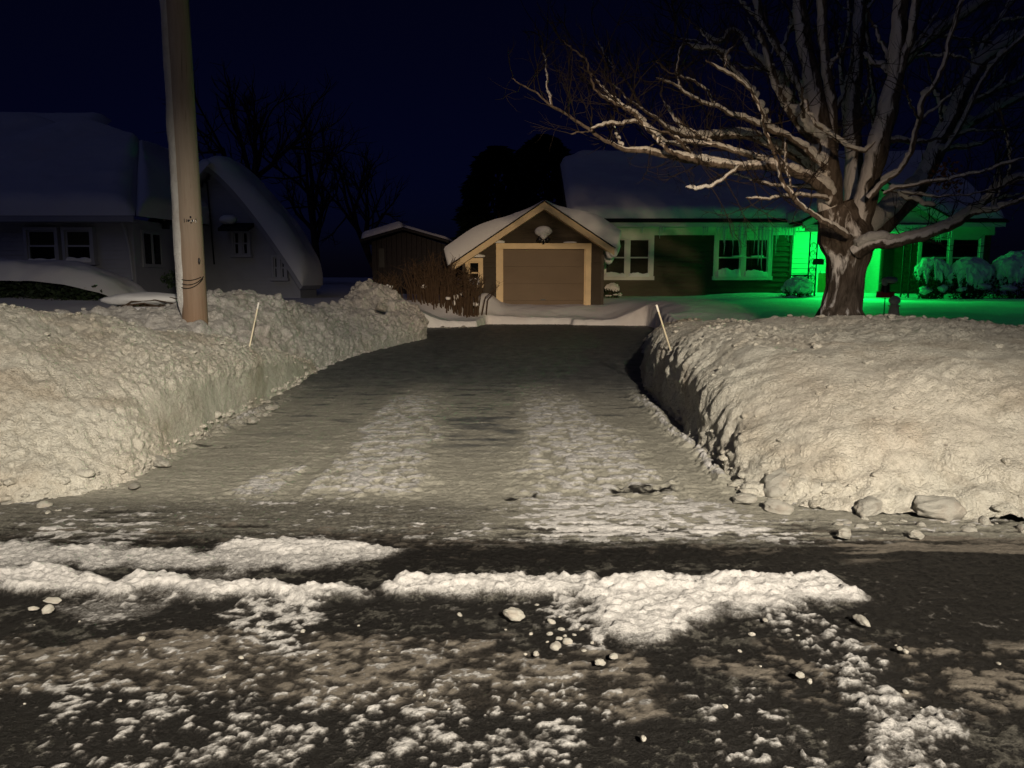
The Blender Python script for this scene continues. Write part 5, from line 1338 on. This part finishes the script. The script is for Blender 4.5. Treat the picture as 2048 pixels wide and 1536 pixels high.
NAMED = [
 (1027, 1236, 21, 'roundest and biggest white snow lump on the dark asphalt in front of the ridge', (1.05, .9, .8)),
 (1725, 1246, 20, 'pointed wedge of snow on the asphalt below the right tip of the snow patch', (1.1, .6, .55)),
 (1688, 1074, 17, 'dirty snow lump standing on the gutter between the driveway and the right bank', (1, .9, 1.0)),
 (1832, 1074, 15, 'clean white snow lump on the gutter below the right bank', (1, .8, .75)),
 (1490, 1004, 24, 'flat snow lump at the very corner of the right bank by the driveway', (1.1, .8, .6)),
 (1555, 1020, 26, 'pair-like snow lump right of the corner lump at the foot of the right bank', (1.1, .7, .65)),
 (1878, 1030, 52, 'largest boulder of snow, oval and creased, at the foot of the right bank', (1.05, .8, .62)),
 (1735, 1024, 34, 'broad crusted snow lump half sunk in the foot of the right bank', (1.1, .8, .6)),
 (1560, 985, 46, 'big cracked block of snow slumped at the right bank corner', (1.0, .85, .8)),
 (96, 1224, 13, 'round snow lump on the asphalt at the far left below the windrow', (1, .9, .9)),
 (105, 1204, 14, 'flat snow lump behind the round one on the asphalt at the far left', (1.2, .7, .5)),
 (66, 1220, 8, 'small oval snow lump left of the round one on the asphalt at the far left', (1.2, .8, .7)),
 (1287, 1480, 8, 'lone small white snow lump on the dark asphalt at the bottom right of the road', (1, .8, .8)),
 (1072, 1310, 7, 'small white snow lump on brown slush below the biggest round one', (1, .9, .8)),
 (1200, 1328, 11, 'angular snow lump on the slush below the broad snow patch', (1.1, .8, .7)),
 (1228, 1316, 10, 'snow lump touching the left lower edge of the broad snow patch', (1.1, .8, .7)),
 (1601, 1354, 10, 'snow lump on brown slush left of the long snow trail', (.9, .9, .9)),
 (1530, 1242, 8, 'flat bright snow lump on the dark strip under the broad snow patch', (1.2, .7, .6)),
 (1800, 1300, 7, 'left one of two small snow lumps side by side on the right lane', (1.1, .8, .8)),
 (1812, 1305, 6, 'right one of two small snow lumps side by side on the right lane', (1, .8, .8)),
 (320, 928, 26, 'flat slab of snow leaning on the driveway beside the left bank corner', (1.2, .6, .45)),
 (268, 975, 18, 'thin plate of snow with a dark underside at the left bank foot', (1.3, .7, .35)),
 (505, 845, 12, 'biggest snow lump in the rubble at the foot of the sheared left wall', (1, .9, .8)),
 (540, 820, 9, 'snow lump lying clear of the rubble on the driveway by the left wall', (1.2, .8, .7)),
 (763, 617, 14, 'pale round snow lump lodged high on the grey lumpy bank', (1, .8, .9)),
 (1345, 793, 11, 'pale block of snow on the ledge below the right marker stake', (1, .9, .9)),
]
for px, py, r, lab, sq in NAMED:
    if lab.startswith('pale round'): x, y, z = P(px, py + 4, 16.3); rr = r * 16.3 / FOC
    else: x, y, z = G(px, py, .03); rr = r * y / FOC
    lump(x, y, z + rise(np.array(y)).item() * (z < .5), rr * 1.02, lab, None, True, sq)
g = np.random.default_rng(5)
def strew(n, fn, r0, r1, label, group):
    for k in range(n):
        x, y, z = fn(g); r = r0 * (r1 / r0) ** (g.random() ** 1.7)
        lump(x, y, z, r, label, group, False, (1, g.uniform(.7, 1), g.uniform(.6, .95)))
strew(95, lambda g: ((lambda y: (-3.2 + abs(g.normal(0, .10)) + .16 * math.exp(-((y - 8.6) / .7) ** 2) * g.random(), y, .0))(g.choice([g.uniform(6.3, 12.5), g.normal(8.6, .5), g.normal(8.3, .7)]))), .015, .075, 'small snow lump in the rubble along the foot of the sheared left wall', 'rubble along the left wall')
strew(40, lambda g: (lambda x: (x, 5.05 + (-x - 3.2) * .0 + g.normal(-.06, .09), .0))(g.uniform(-4.4, -3.0)), .015, .07, 'snow lump fallen along the road foot of the left bank', 'lumps at the road foot of the left bank')
strew(60, lambda g: (lambda y: (1.86 - abs(g.normal(0, .09)) - .02, y, .0))(g.uniform(5.4, 11)), .012, .055, 'small snow lump along the driveway foot of the right bank', 'rubble along the right bank')
strew(60, lambda g: (lambda x: (x, 4.84 - .10 * (x - 2.3) - abs(g.normal(0, .11)), .0))(g.uniform(1.95, 4.2)), .012, .065, 'snow lump fallen along the road foot of the right bank', 'lumps at the road foot of the right bank')
strew(34, lambda g: G(g.uniform(20, 2030), g.uniform(1215, 1420), .005), .006, .020, 'tiny snow crumb on the slushy road', 'crumbs of snow on the road')
strew(26, lambda g: G(g.normal(1130, 60), g.normal(1265, 35), .005), .008, .026, 'snow crumb on the asphalt left of the broad snow patch', 'crumbs beside the broad patch')
strew(10, lambda g: (g.uniform(-2.4, -.8), 20.9 + g.uniform(0, .3), .25), .03, .08, 'snow lump on the ledge left of the garage door', 'lumps on the garage ledge')
